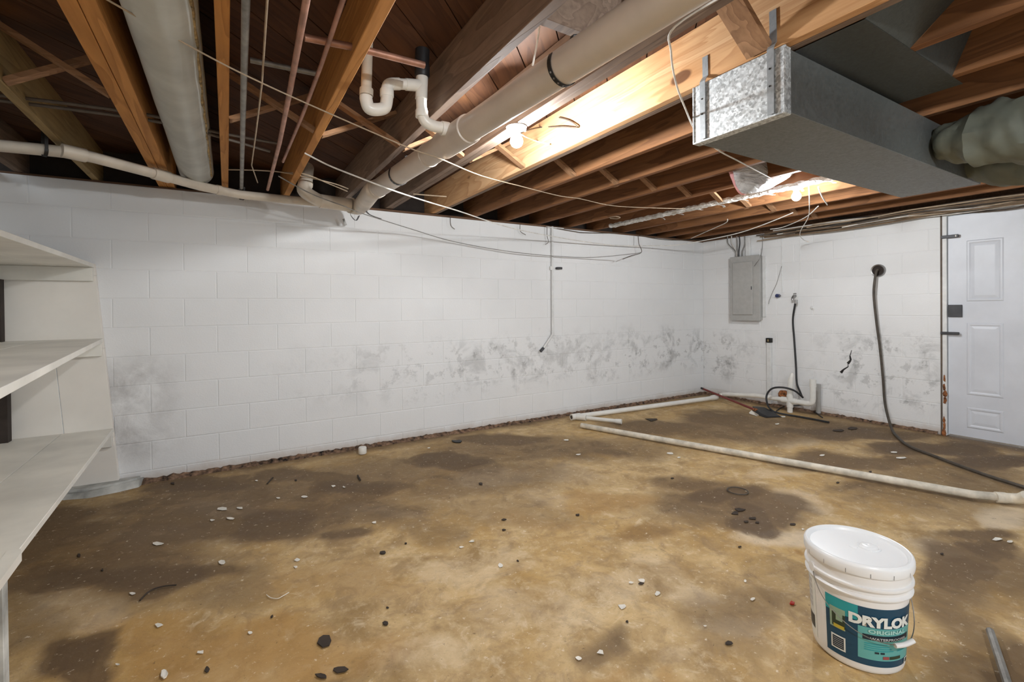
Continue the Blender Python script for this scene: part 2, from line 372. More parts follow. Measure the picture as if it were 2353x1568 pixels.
def build_floor():
    x0, x1, y0, y1 = LEFTX-0.15, DB+0.12, BACKY-1.2, DA+0.1
    d = 0.032; nx = int((x1-x0)/d); ny = int((y1-y0)/d)
    verts, br, og, pa = [], [], [], []
    for j in range(ny+1):
        for i in range(nx+1):
            x = x0+(x1-x0)*i/nx; y = y0+(y1-y0)*j/ny
            nz = noise.noise(Vector((x*1.3, y*1.3, 0)))*0.003 + noise.noise(Vector((x*7, y*7, 3)))*0.0012
            verts.append((x, y, nz-0.003))
            w1 = noise.noise(Vector((x*2.6, y*2.6, 5)))*0.16+noise.noise(Vector((x*9, y*9, 5)))*0.05; w2 = noise.noise(Vector((x*2.6, y*2.6, 9)))*0.16+noise.noise(Vector((x*9, y*9, 9)))*0.05
            a = b = c = 0.0
            for (cx_, cy_, im, sb, so, sp, R) in blobs:
                dx = x-cx_; dy = y-cy_
                if abs(dx) > R or abs(dy) > R: continue
                q = im @ Vector((dx+w1, dy+w2)); rr = q.length
                if rr > 1.45: continue
                t = 1.0 if rr < 0.55 else (1.45-rr)/0.9
                t = t*t*(3-2*t)
                a = max(a, sb*t); b = max(b, so*t); c = max(c, sp*t)
            a = min(1.0, a*1.38)
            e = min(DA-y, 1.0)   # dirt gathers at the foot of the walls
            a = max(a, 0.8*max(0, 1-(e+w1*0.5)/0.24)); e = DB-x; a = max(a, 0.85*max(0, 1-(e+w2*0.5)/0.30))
            br.append(a); og.append(b); pa.append(c)
    faces = [(j*(nx+1)+i, j*(nx+1)+i+1, (j+1)*(nx+1)+i+1, (j+1)*(nx+1)+i) for j in range(ny) for i in range(nx)]
    me = bpy.data.meshes.new('floor'); me.from_pydata(verts, [], faces)
    at = me.color_attributes.new('stain', 'FLOAT_COLOR', 'POINT')
    buf = []
    for v in zip(br, og, pa): buf += [v[0], v[1], v[2], 1.0]
    at.data.foreach_set('color', buf)
    for p_ in me.polygons: p_.use_smooth = True
    m, nt, b = new_mat('stained_concrete')
    p = wpos(nt); A = N(nt, 'ShaderNodeAttribute', attribute_name='stain'); sp = N(nt, 'ShaderNodeSeparateColor'); L(nt, A.outputs['Color'], sp.inputs[0])
    n1 = noi(nt, p, 1.1, 6, 0.6, 0.3); n2 = noi(nt, p, 4.0, 7, 0.65, 0.5); n3 = noi(nt, p, 16, 6, 0.7, 0.3); n4 = noi(nt, p, 70, 4, 0.7)
    n5 = noi(nt, mapping(nt, p, loc=(4,9,2)), 2.2, 5, 0.6, 0.4)
    c = mixc(nt, ramp(nt, n2, [(0.34, 0.0), (0.66, 1.0)]), (0.34, 0.215, 0.085), (0.70, 0.505, 0.26))
    c = mixc(nt, mth(nt, 'MULTIPLY', ramp(nt, n5, [(0.45, 0.0), (0.62, 1.0)]), 0.5), c, (0.50, 0.30, 0.085))
    c = mixc(nt, mth(nt, 'MULTIPLY', ramp(nt, n3, [(0.52, 0.0), (0.70, 1.0)]), 0.45), c, (0.76, 0.61, 0.40))
    n6 = noi(nt, mapping(nt, p, loc=(1,5,3)), 9.0, 6, 0.7, 0.8)
    c = mixc(nt, mth(nt, 'MULTIPLY', ramp(nt, n6, [(0.50, 0.0), (0.66, 1.0)]), 0.55), c, (0.29, 0.19, 0.10))
    c = mixc(nt, mth(nt, 'MULTIPLY', ramp(nt, n6, [(0.30, 1.0), (0.42, 0.0)]), 0.5), c, (0.80, 0.66, 0.46))
    # brown damp with its own edge
    def edge(s, k=0.5):
        return ramp(nt, mth(nt, 'ADD', s, mth(nt, 'MULTIPLY', mth(nt, 'SUBTRACT', n2, 0.5), k)), [(0.12, 0.0), (0.72, 1.0)])
    c = mixc(nt, mth(nt, 'MULTIPLY', edge(sp.outputs[1]), 0.7), c, (0.44, 0.235, 0.06))
    c = mixc(nt, mth(nt, 'MULTIPLY', edge(sp.outputs[2], 0.9), 0.6), c, (0.76, 0.64, 0.48))
    c = mixc(nt, mth(nt, 'MULTIPLY', edge(sp.outputs[0], 1.1), 0.86), c, (0.125, 0.075, 0.038))
    c = mixc(nt, mth(nt, 'MULTIPLY', ramp(nt, sp.outputs[0], [(0.85, 0.0), (1.0, 1.0)]), 0.3), c, (0.05, 0.03, 0.02))
    c = mixc(nt, mth(nt, 'MULTIPLY', ramp(nt, n3, [(0.22, 1.0), (0.40, 0.0)]), 0.45), c, (0.16, 0.10, 0.05))
    c = mixc(nt, mth(nt, 'MULTIPLY', ramp(nt, n4, [(0.25, 1.0), (0.42, 0.0)]), 0.35), c, (0.20, 0.13, 0.07))
    n7 = noi(nt, mapping(nt, p, loc=(8,2,6)), 38, 5, 0.75, 0.2)
    c = mixc(nt, mth(nt, 'MULTIPLY', ramp(nt, n7, [(0.62, 0.0), (0.68, 1.0)]), 0.7), c, (0.82, 0.72, 0.56))
    c = mixc(nt, mth(nt, 'MULTIPLY', ramp(nt, n7, [(0.30, 1.0), (0.35, 0.0)]), 0.7), c, (0.09, 0.055, 0.03))
    L(nt, c, b.inputs['Base Color'])
    L(nt, ramp(nt, n2, [(0.3, 0.55), (0.7, 0.8)]), b.inputs['Roughness']); b.inputs['Specular IOR Level'].default_value = 0.35
    bump(nt, b, mth(nt, 'ADD', mth(nt, 'MULTIPLY', n3, 1.0), mth(nt, 'MULTIPLY', n4, 0.4)), 0.35, 0.006)
    me.materials.append(m)
    o = bpy.data.objects.new('floor', me); COL.objects.link(o); tag(o, kind='structure')
    return o
floor = build_floor()

# ---- block walls: backing plus each block as a part
def block_mesh(name, lx, lz, mat, axis):
    """pillow-edged face block, centred; face towards -Y (axis Y) or -X (axis X)"""
    bm = bmesh.new(); g = 0.0017; d = 0.02; e = 0.004
    hx_, hz_ = lx/2-g, lz/2-g
    pts = [(-hx_, d, -hz_), (hx_, d, -hz_), (hx_, d, hz_), (-hx_, d, hz_), (-hx_, e*0.5, -hz_), (hx_, e*0.5, -hz_), (hx_, e*0.5, hz_), (-hx_, e*0.5, hz_),
           (-hx_+e, 0, -hz_+e), (hx_-e, 0, -hz_+e), (hx_-e, 0, hz_-e), (-hx_+e, 0, hz_-e)]
    vs = [bm.verts.new(p if axis == 'Y' else (p[1], -p[0], p[2])) for p in pts]
    for f in [(0,1,5,4),(1,2,6,5),(2,3,7,6),(3,0,4,7),(4,5,9,8),(5,6,10,9),(6,7,11,10),(7,4,8,11),(8,9,10,11)]:
        bm.faces.new([vs[i] for i in f])
    bmesh.ops.recalc_face_normals(bm, faces=bm.faces[:])
    me = bpy.data.meshes.new(name); bm.to_mesh(me); bm.free(); me.materials.append(mat)
    return me
def courses(top):
    zs = [0.0]; z = Z0-9*BH
    while z < top-0.03: 
        zs.append(z); z += BH
    zs.append(top); return zs
def block_wall(root, s0, s1, phase, mat, axis, plane, zlo=0.0, top=WT, jig=0.0006, cut=None, name='block'):
    zs = courses(top); cache = {}
    for ci in range(len(zs)-1):
        za, zb = zs[ci], zs[ci+1]
        if zb <= zlo: continue
        off = phase + (0 if (len(zs)-1-ci) % 2 == 0 else BL/2)
        k = math.floor((s0-off)/BL); a = off+k*BL
        while a < s1:
            b_ = a+BL; aa, bb = max(a, s0), min(b_, s1)
            a = b_
            if bb-aa < 0.02: continue
            key = (round(bb-aa, 3), round(zb-za, 3))
            if key not in cache: cache[key] = block_mesh(name, bb-aa, zb-za, mat, axis)
            o = bpy.data.objects.new(name, cache[key]); COL.objects.link(o); o.parent = root
            j = random.uniform(-jig, jig); mid = (aa+bb)/2
            o.location = (mid, plane+j, (za+zb)/2) if axis == 'Y' else (plane+j, mid, (za+zb)/2)
wall_back = tag(obj('wall_back', bbox((LEFTX-0.2, DA+0.0030, -0.05), (DB+0.2, DA+0.2, WT)), MT['wallA']), kind='structure')
block_wall(wall_back, LEFTX-0.05, DB, -0.473, MT['wallA'], 'Y', DA)
DOOR0, DOOR1 = 1.665, 0.70      # door opening along the right wall
bm = bmesh.new(); box(bm, (DB+0.0030, DOOR0, -0.05), (DB+0.2, DA+0.2, WT)); box(bm, (DB+0.0030, BACKY-1, -0.05), (DB+0.2, DOOR1, WT))
wall_right = tag(obj('wall_right', bm, MT['wallB']), kind='structure')
block_wall(wall_right, DOOR0, DA, DA-BL, MT['wallB'], 'X', DB)
bm = bmesh.new(); box(bm, (LEFTX-0.2, BACKY-1, -0.05), (LEFTX, DA+0.2, WT))
wall_left = tag(obj('wall_left', bm, MT['pier']), kind='structure')

# ---- pier the shelves are fixed to: leans a little, so its edge runs out towards the floor
PY = DA-0.045
def pier_x(z): return -0.757 + (1.53-z)*0.0735
bm = bmesh.new()
v = [bm.verts.new(c) for c in ((LEFTX, PY+0.003, -0.05), (pier_x(0)-0.006, PY+0.003, -0.05), (pier_x(1.53)-0.006, PY+0.003, 1.53), (LEFTX, PY+0.003, 1.53),
                               (LEFTX, DA, -0.05), (pier_x(0)-0.006, DA, -0.05), (pier_x(1.53)-0.006, DA, 1.53), (LEFTX, DA, 1.53))]
for f in ((0,1,2,3),(5,4,7,6),(1,5,6,2),(3,2,6,7),(0,4,5,1),(0,3,7,4)): bm.faces.new([v[i] for i in f])
pier = tag(obj('wall_pier', bm, MT['mortar']), kind='structure')
zs = [0.05, 0.35, 0.96, 1.45, 1.53]
for ci in range(len(zs)-1):
    za, zb = zs[ci]+0.0006, zs[ci+1]-0.0006
    jx = (-0.985 if ci % 2 else -1.4)
    for a_, b_ in (((LEFTX, jx), (jx, None)) if ci % 2 else ((LEFTX, None),)):
        bm = bmesh.new()
        sh = lambda z_: 0.0735*(1.27-z_)
        xa0, xa1 = (a_ if a_ == LEFTX else a_+sh(za)+0.0012), (a_ if a_ == LEFTX else a_+sh(zb)+0.0012)
        xb0, xb1 = (pier_x(za) if b_ is None else b_+sh(za)-0.003), (pier_x(zb) if b_ is None else b_+sh(zb)-0.003)
        q = [bm.verts.new(c) for c in ((xa0,PY,za),(xb0,PY,za),(xb1,PY,zb),(xa1,PY,zb),(xa0,DA-0.002,za),(xb0,DA-0.002,za),(xb1,DA-0.002,zb),(xa1,DA-0.002,zb))]
        for f in ((0,1,2,3),(5,4,7,6),(1,5,6,2),(3,2,6,7),(0,4,5,1),(0,3,7,4)): bm.faces.new([q[i] for i in f])
        bmesh.ops.bevel(bm, geom=bm.edges[:], offset=0.0015, segments=1, affect='EDGES')
        obj('block', bm, MT['pier'], pier)
# footing lump in front of the pier
bm = bmesh.new()
fp = [hz(120,1152,0), hz(200,1146,0), hz(270,1132,0), hz(318,1120,0)]
base = [Vector((LEFTX, fp[0].y-0.02, 0))]+fp+[Vector((fp[-1].x+0.02, DA, 0)), Vector((LEFTX, DA, 0))]
lo = [bm.verts.new((p.x, p.y, -0.03)) for p in base]; hi = [bm.verts.new((p.x*1.0, p.y+(0.03 if 0 < i < 5 else 0), 0.055+0.006*math.sin(i*2.3))) for i, p in enumerate(base)]
bm.faces.new(hi); bm.faces.new(lo[::-1])
for i in range(len(base)): bm.faces.new((lo[i], lo[(i+1) % len(base)], hi[(i+1) % len(base)], hi[i]))
bmesh.ops.bevel(bm, geom=[e for e in bm.edges if all(v_.co.z > 0.03 for v_ in e.verts)], offset=0.015, segments=2, affect='EDGES')
tag(obj('trim_1', bm, MT['concrete'], smooth=True), kind='structure')

# ---- crumbling strip where walls meet slab
def crumb(name, p0, p1, nrm, n=260, w=0.028):
    bm = bmesh.new(); p0 = Vector(p0); p1 = Vector(p1); nrm = Vector(nrm); prev = None
    for i in range(n+1):
        p = p0.lerp(p1, i/n); q = noise.noise(Vector((i*0.23, 1.0, 0)))*0.5+0.5; q2 = noise.noise(Vector((i*0.6, 7.0, 0)))*0.5+0.5
        ww = w*(0.35+q*1.2); hh = 0.008+0.045*q*q2
        row = [bm.verts.new(p+nrm*o_+Vector((0, 0, z_))) for o_, z_ in ((-0.002, hh+0.004), (ww*0.35, hh), (ww*0.7, hh*0.45), (ww, -0.004))]
        if prev:
            for k in range(3): bm.faces.new((prev[k], prev[k+1], row[k+1], row[k]))
        prev = row
    return tag(obj(name, bm, MT['crumb']), kind='structure')
crumb('baseboard_back', (-0.56, DA-0.0005, 0), (DB, DA-0.0005, 0), (0, -1, 0), 320, 0.045)
crumb('baseboard_right', (DB-0.0005, DA, 0), (DB-0.0005, DOOR0+0.02, 0), (-1, 0, 0), 120, 0.024)

# ---- ceiling: subfloor boards, joists, plates, bridging
ceiling = tag(obj('ceiling', bbox((LEFTX-0.2, BACKY-1, TOPZ+0.02), (DB+0.2, DA+0.2, TOPZ+0.04)), MT['void']), kind='structure')
def diag_boards():
    u = Vector((1, 1, 0)).normalized(); w = Vector((1, -1, 0)).normalized(); bw = 0.184
    x0, x1, y0, y1 = LEFTX-0.15, DB+0.1, BACKY-0.4, DA+0.15
    n0 = int(min(Vector(c).dot(w) for c in ((x0,y0,0),(x0,y1,0),(x1,y0,0),(x1,y1,0)))/bw)-1
    n1 = int(max(Vector(c).dot(w) for c in ((x0,y0,0),(x0,y1,0),(x1,y0,0),(x1,y1,0)))/bw)+1
    for k in range(n0, n1+1):
        c0 = w*(k*bw)
        # clip the diagonal strip centre line to the room
        ts = []
        t0 = max((x0-c0.x)/u.x, (y0-c0.y)/u.y); t1 = min((x1-c0.x)/u.x, (y1-c0.y)/u.y)
        if t1-t0 < 0.1: continue
        bm = bmesh.new(); g = 0.0025; j = random.uniform(-0.0012, 0.0012)
        q = []
        for z in (TOPZ+j, TOPZ+0.02):
            for t, s in ((t0, -1), (t1, -1), (t1, 1), (t0, 1)):
                q.append(bm.verts.new(c0+u*t+w*(s*(bw/2-g))+Vector((0, 0, z))))
        for f in ((0,3,2,1),(4,5,6,7),(0,1,5,4),(1,2,6,5),(2,3,7,6),(3,0,4,7)): bm.faces.new([q[i] for i in f])
        obj('plank', bm, MT['plank'], ceiling)
diag_boards()
JO = [(-1.13, 'joist_grey', .04), (-0.755, 'joist_tan', .04), (-0.385, 'joist_orange', .05), (-0.336, 'joist_orange', .046), (-0.002, 'joist_orange', .042), (0.41, 'joist_orange', .042), (0.846, 'joist_grey', .042), (1.234, 'joist_grey', .037), (1.272, 'joist_grey', .037),
      (1.664, 'joist_fresh', .040), (1.703, 'joist_grey', .034), (2.08, 'joist_dark', .042), (2.475, 'joist_dark', .04), (2.875, 'joist_dark', .04), (3.285, 'joist_dark', .04), (3.69, 'joist_dark', .04), (4.105, 'joist_dark', .04), (4.51, 'joist_dark', .04), (4.89, 'joist_dark', .04), (5.27, 'joist_dark', .04)]
for X, mk, t in JO:
    yb = BACKY-0.3
    bm = bbox((X-t/2+0.0006, yb, H+random.uniform(-0.002, 0.002)), (X+t/2-0.0006, DA+0.15, TOPZ-0.001), 0.002)
    obj('joist', bm, MT[mk], ceiling)
obj('sill_plate', bbox((LEFTX-0.2, DA+0.012, WT), (DB, DA+0.15, H-0.003)), MT['plate'], ceiling)
obj('sill_plate', bbox((DB+0.0, BACKY-1, WT), (DB+0.14, DA+0.15, H-0.003)), MT['plate'], ceiling)
obj('rim_joist', bbox((LEFTX-0.2, DA+0.152, H), (DB+0.2, DA+0.19, TOPZ+0.02)), MT['void'], ceiling)
obj('rim_joist', bbox((DB+0.02, BACKY-1, H-0.002), (DB+0.06, DA+0.15, TOPZ)), MT['plate'], ceiling)
# header strip under the joists at the top of the back wall (two thin boards)
obj('ledger_strip', bbox((0.92, DA-0.014, WT-0.006), (DB-0.01, DA-0.002, WT+0.012), 0.001), MT['plate'], ceiling)
def bridge(xa, xb, y, flip):
    bm = bmesh.new(); z0, z1 = H+0.008, TOPZ-0.03
    a = Vector((xa, y, z0 if not flip else z1)); b = Vector((xb, y, z1 if not flip else z0))
    d = (b-a).normalized(); n = Vector((0, 1, 0)); s = d.cross(n); q = []
    for p in (a, b):
        for sy, st in ((-1,-1),(1,-1),(1,1),(-1,1)): q.append(bm.verts.new(p+n*0.022*sy+s*0.0095*st))
    for f in ((0,1,2,3),(7,6,5,4),(0,4,5,1),(1,5,6,2),(2,6,7,3),(3,7,4,0)): bm.faces.new([q[i] for i in f])
    obj('bridging', bm, MT['bridging'], ceiling)
EDG = [(-1.11, -0.775), (-0.735, -0.41), (-0.313, -0.023), (0.019, 0.389), (0.431, 0.825), (0.867, 1.214), (1.292, 1.644), (1.72, 2.059), (2.101, 2.455), (2.495, 2.855), (2.895, 3.265), (3.305, 3.67), (3.71, 4.085), (4.125, 4.49), (4.53, 4.87), (4.91, 5.25)]
for i, (a, b) in enumerate(EDG):
    if i == 2: continue            # the wrapped duct fills this bay
    bridge(a, b, 2.555, True); bridge(a, b, 2.61, False)
obj('blocking', bbox((0.868, 1.235, H+0.028), (1.217, 1.275, TOPZ-0.002), 0.002), MT['joist_grey'], ceiling)
# broad brace beside the galvanised duct
bm = bmesh.new(); q = []
for p in (Vector((1.295, 0.97, TOPZ-0.012)), Vector((1.640, 0.985, H+0.012))):
    d = Vector((0.37, 0.015, -0.16)).normalized(); n = Vector((0,1,0)); s = d.cross(n)
    for sy, st in ((-1,-1),(1,-1),(1,1),(-1,1)): q.append(bm.verts.new(p+n*0.045*sy+s*0.012*st))
for f in ((0,1,2,3),(7,6,5,4),(0,4,5,1),(1,5,6,2),(2,6,7,3),(3,7,4,0)): bm.faces.new([q[i] for i in f])
tag(obj('brace', bm, MT['bridging'], ceiling), 'broad wooden brace against the fresh pine joist')

# ---- door
door = thing('door_1', None, None, (DB, 1.2, 0)); door['kind'] = 'structure'
obj('jamb_gap', bbox((DB-0.001, 1.652, 0), (DB+0.05, 1.666, 2.075)), MT['jambgap'], door)
obj('door_jamb', bbox((DB-0.012, 1.620, 0.001), (DB+0.06, 1.650, 2.035), 0.002), MT['jamb'], door)
obj('door_jamb', bbox((DB-0.012, DOOR1+0.002, 0.001), (DB+0.06, DOOR1+0.03, 2.035), 0.002), MT['jamb'], door)
obj('door_head', bbox((DB-0.012, DOOR1+0.002, 2.005), (DB+0.06, 1.620, 2.035), 0.002), MT['jamb'], door)
obj('header_board', bbox((DB+0.01, DOOR1, 2.036), (DB+0.10, DOOR0, 2.10)), MT['void'], door)
bm = bmesh.new(); box(bm, (DB+0.012, DOOR1+0.034, 0.018), (DB+0.052, 1.615, 1.998))
obj('door_slab', bm, MT['doorpaint'], door)
def door_panel(y0, y1, z0, z1):
    bm = bmesh.new(); X = DB+0.012; rings = []
    for d, off in ((0, -0.0005), (0.008, -0.006), (0.018, -0.006), (0.030, 0.004-0.004), (0.05, -0.004), (0.055, -0.0045)):
        rings.append([bm.verts.new((X+off, y, z)) for y, z in ((y0+d, z0+d), (y1-d, z0+d), (y1-d, z1-d), (y0+d, z1-d))])
    for a, b in zip(rings[:-1], rings[1:]):
        for k in range(4): bm.faces.new((a[k], a[(k+1) % 4], b[(k+1) % 4], b[k]))
    bm.faces.new(rings[-1]); obj('door_panel', bm, MT['doorpaint'], door)
for (ya, yb) in ((1.255, 1.49), (0.83, 1.065)):
    door_panel(ya, yb, 1.225, 1.765); door_panel(ya, yb, 0.395, 1.035); door_panel(ya, yb, 0.10, 0.285)
# hardware
h = tag(obj('hinge_strap', bbox((DB-0.026, 1.535, 1.80), (DB-0.0125, 1.655, 1.828), 0.003), MT['steel'], door))
bm = bmesh.new(); box(bm, (DB-0.0275, 1.548, 1.806), (DB-0.026, 1.556, 1.822)); obj('bright_hook', bm, MT['chipw'], h)
obj('lock_plate', bbox((DB-0.004, 1.518, 1.085), (DB+0.0115, 1.612, 1.195), 0.002), MT['steel'], door)
obj('slide_bolt', bbox((DB-0.028, 1.53, 0.925), (DB-0.0125, 1.66, 0.95), 0.004), MT['steel'], door)
bm = bmesh.new()
for z, w in ((0.02, 0.028), (0.08, 0.018), (0.14, 0.013), (0.32, 0.02), (0.38, 0.026), (0.44, 0.018), (0.52, 0.011)):
    y = 1.636+random.uniform(-0.006, 0.006)
    lathe(bm, [(0, z-0.03), (w*0.5, z-0.02), (w*0.62, z), (w*0.4, z+0.028), (0, z+0.036)], 7, (DB-0.014, y, 0))
for v_ in bm.verts: v_.co += Vector((random.uniform(-.003, .003), random.uniform(-.004, .004), random.uniform(-.004, .004)))
obj('rust_crust', bm, MT['rust'], door)

# ================================================================== THINGS ON THE CEILING
# ---- big drain pipe with fittings
def pt(px, py, z): return hz(px, py, z)
BP0, BP1 = Vector((1.105, 0.45, 1.985)), Vector((0.862, 2.72, 1.985))
A0 = pt(1434, 63, 1.992); A1 = pt(915, 403, 1.992)
dd = (A1-A0).normalized(); near = A0 - dd*1.6; far = A0 + dd*((A1-A0).length+0.40)
drain = thing('drain_pipe', 'fat beige drain pipe slanting down under the joists to the back wall', 'pipe', near)
obj('pipe_run', tb([near, far], 0.057, 28), MT['pvc_grey'], drain, True)
ty = pt(1055, 318, 1.992)                 # wye fitting
t_ = (ty-A0).dot(dd); ty = A0+dd*t_
obj('wye_fitting', (lambda bm: (tube(bm, [ty-dd*0.13, ty-dd*0.128, ty+dd*0.125, ty+dd*0.127], [0.062, 0.0645, 0.0645, 0.062], 28), bm)[1])(bmesh.new()), MT['pvc_grey'], drain, True)
obj('coupling', pipe_cuff(ty+dd*0.30, ty+dd, 0.061, 0.012), MT['pvc_grey'], drain, True)
# elbow and run along the wall, left of the big pipe
e1 = pt(842, 474, 2.0); e0 = far
pe = [far-dd*0.02, far+dd*0.06, e1+Vector((0.02, 0.0, 0.0)), pt(812, 476, 2.0)]
obj('elbow', tb([far-dd*0.05]+catmull([far, far+dd*0.05+Vector((-0.01,0,0)), pt(828, 474, 2.0), pt(805, 472, 2.0)], 6), 0.060, 24), MT['pvc_old'], drain, True)
w0 = pt(805, 472, 2.0); w1 = pt(735, 462, 2.005); w2 = pt(700, 440, 2.04); w3 = pt(706, 385, 2.26)
obj('lateral_run', tb([w0, w1], 0.050, 22), MT['pvc_old'], drain, True)
obj('rising_branch', tb(catmull([w1+(w0-w1)*0.1, w1, w2, w2.lerp(w3, 0.35), w3], 6), 0.046, 20), MT['pvc_old'], drain, True)
obj('coupling', pipe_cuff(w2.lerp(w3, 0.30), w3, 0.050, 0.03), MT['pvc_old'], drain, True)
# trap assembly hanging between joists, feeds the wye
TY = 1.97
T = lambda x, y, Y=TY: hy(x, y, Y)
trap = thing('sink_trap', 'white plastic P-trap hanging between the left joists above the drain', 'pipe', T(868, 262))
obj('tailpiece', tb([T(846, 130)+Vector((0,0,0.10)), T(841, 225)], 0.0215, 18), MT['pvc_old'], trap, True)
obj('slip_nut', pipe_cuff(T(842, 212), T(841, 240), 0.0275, 0.028), MT['pvc_old'], trap, True)
obj('j_bend', tb([T(841, 222)]+catmull([T(841, 228), T(848, 248), T(866, 252), T(884, 247), T(889, 228)], 7)+[T(889, 205)], 0.0255, 20), MT['pvc'], trap, True)
obj('slip_nut', pipe_cuff(T(889, 215), T(889, 240), 0.0285, 0.03), MT['pvc'], trap, True)
obj('bend', tb([T(889, 216)]+catmull([T(889, 207), T(893, 196), T(903, 193)], 6)+[T(918, 193)], 0.025, 18), MT['pvc'], trap, True)
obj('trap_arm', tb([T(916, 193), T(934, 194)], 0.0225, 18), MT['pvc'], trap, True)
obj('sanitary_tee', (lambda bm: (tube(bm, [T(932, 194), T(968, 197)], 0.025, 18), tube(bm, [T(970, 172), T(968, 228)], 0.026, 18), bm)[2])(bmesh.new()), MT['pvc'], trap, True)
obj('rubber_coupling', tb([T(970, 146), T(970, 150), T(970, 174), T(970, 178)], [0.029, 0.033, 0.033, 0.029], 20), MT['black'], trap, True)
obj('stack_pipe', tb([T(973, 40), T(971, 95), T(971, 97), T(970, 150)], [0.020, 0.020, 0.031, 0.031], 16), MT['black'], trap, True)
jn = A0+dd*t_ + Vector((-0.055, 0, 0.005))
obj('drop_pipe', tb([T(968, 226), T(969, 262)], 0.023, 18), MT['pvc'], trap, True)
obj('coupling', pipe_cuff(T(969, 262), T(969, 290), 0.0275, 0.03), MT['pvc'], trap, True)
obj('sweep_elbow', tb([T(969, 250)]+catmull([T(970, 262), T(978, 280), T(1000, 291), T(1030, 296), ty+dd*-0.0+Vector((-0.03, 0.0, 0.01))], 6), 0.0245, 18), MT['pvc'], trap, True)
hb = T(1022, 296)
obj('coupling', pipe_cuff(hb, T(1045, 300), 0.031, 0.035), MT['pvc'], trap, True)
# black hanger straps round the big pipe
def strap_ring(parent, c, d, r, w=0.018, a0=0.0, a1=360.0, name='strap'):
    d = Vector(d).normalized(); n = Vector((0,0,1)); n = (n-d*n.dot(d)).normalized(); b = d.cross(n)
    P = [c+(n*math.cos(math.radians(a))+b*math.sin(math.radians(a)))*r for a in [a0+(a1-a0)*i/28 for i in range(29)]]
    bm = bmesh.new(); ribbon(bm, P, w, d, 0.002); return P, bm
for i, (px, py, lab) in enumerate(((1268, 150, 'black perforated hanger strap nearest the camera, round the fat drain pipe'), (902, 402, 'black perforated hanger strap farther along the fat drain pipe'))):
    c = pt(px+12, py, 1.992); c = A0+dd*((c-A0).dot(dd))
    st = thing('hanger_strap', lab, 'strap', c, 'pipe hanger straps')
    P, bm = strap_ring(st, c, dd, 0.0595, 0.017, 20, 300)
    obj('band', bm, MT['strap'], st)
    bm = bmesh.new(); ribbon(bm, [P[0], P[0]+Vector((0.02, 0, 0.06)), Vector((1.222 if i == 0 else 1.215, P[0].y, 2.19))], 0.016, dd, 0.002); obj('tail', bm, MT['strap'], st)
    bm = bmesh.new()
    for k in range(8, 24, 2):
        q = P[k]; n = (q-c).normalized(); tube(bm, [q+n*0.0008, q+n*0.0018], 0.0035, 8)
    obj('hole', bm, MT['chrome'], st)
st = thing('hanger_strap', 'loose black perforated strap curling down by the drain elbow', 'strap', pt(835, 430, 2.02), 'pipe hanger straps')
bm = bmesh.new(); ribbon(bm, catmull([pt(842, 430, 2.07), pt(833, 455, 2.0), pt(832, 470, 1.955), pt(845, 490, 1.94), pt(860, 498, 1.93), pt(876, 503, 1.925)], 5), 0.014, dd, 0.002); obj('band', bm, MT['strap'], st)
st = thing('hanger_strap', 'short black perforated strap hooked below the wall drain', 'strap', pt(812, 500, 1.95), 'pipe hanger straps')
bm = bmesh.new(); ribbon(bm, catmull([pt(804, 488, 1.955), pt(808, 498, 1.94), pt(818, 507, 1.93), pt(825, 496, 1.94)], 5), 0.014, (0.3, 1, 0), 0.002); obj('band', bm, MT['strap'], st)
tag(obj('metal_tab', (lambda bm: (ribbon(bm, [hy(789, 503, 4.15), hy(795, 518, 4.15)], 0.018, (1, 0, 0), 0.002), bm)[1])(bmesh.new()), MT['conduit']), 'small grey metal tab on the back wall under the drain', 'tab')
# ---- slim drain along the back wall (left part)
wp = [(-70, 322, 2.062), (0, 335, 2.060), (105, 345, 2.058), (170, 352, 2.056), (215, 362, 2.055), (370, 403, 2.050), (460, 428, 2.047), (550, 447, 2.045), (640, 457, 2.035), (735, 466, 2.02)]
WP = [pt(*a) for a in wp]
slim = thing('drain_pipe', 'slim cream drain pipe running left along the top of the back wall', 'pipe', WP[0])
obj('pipe_run', tb([WP[0], WP[1], WP[2], WP[3]]+[WP[4], WP[5], WP[6], WP[7], WP[8], WP[9]], 0.0305, 20), MT['pvc_old'], slim, True)
for i in (3, 5):
    obj('coupling', pipe_cuff(WP[i], WP[i+1], 0.0365, 0.10), MT['pvc_old'], slim, True)
obj('coupling', pipe_cuff(WP[7].lerp(WP[6], 0.55), WP[6], 0.034, 0.03), MT['pvc_old'], slim, True)
def hang(px, py, label):
    c = pt(px, py, 2.05); d = (WP[7]-WP[0]).normalized(); s_ = thing('hanger_strap', label, 'strap', c, 'pipe hanger straps')
    P, bm = strap_ring(s_, c, d, 0.033, 0.022 if px > 300 else 0.016, 90, 270); obj('band', bm, MT['strap'], s_)
    for e_ in (P[0], P[-1]):
        bm = bmesh.new(); ribbon(bm, [e_, e_+Vector((0, 0, 0.055 if px > 300 else 0.13))], 0.012 if px > 300 else 0.014, d, 0.002); obj('tail', bm, MT['strap'], s_)
hang(103, 345, 'black strap holding the slim drain pipe near the left edge')
hang(556, 449, 'black clamp holding the slim drain pipe below the grey conduit')
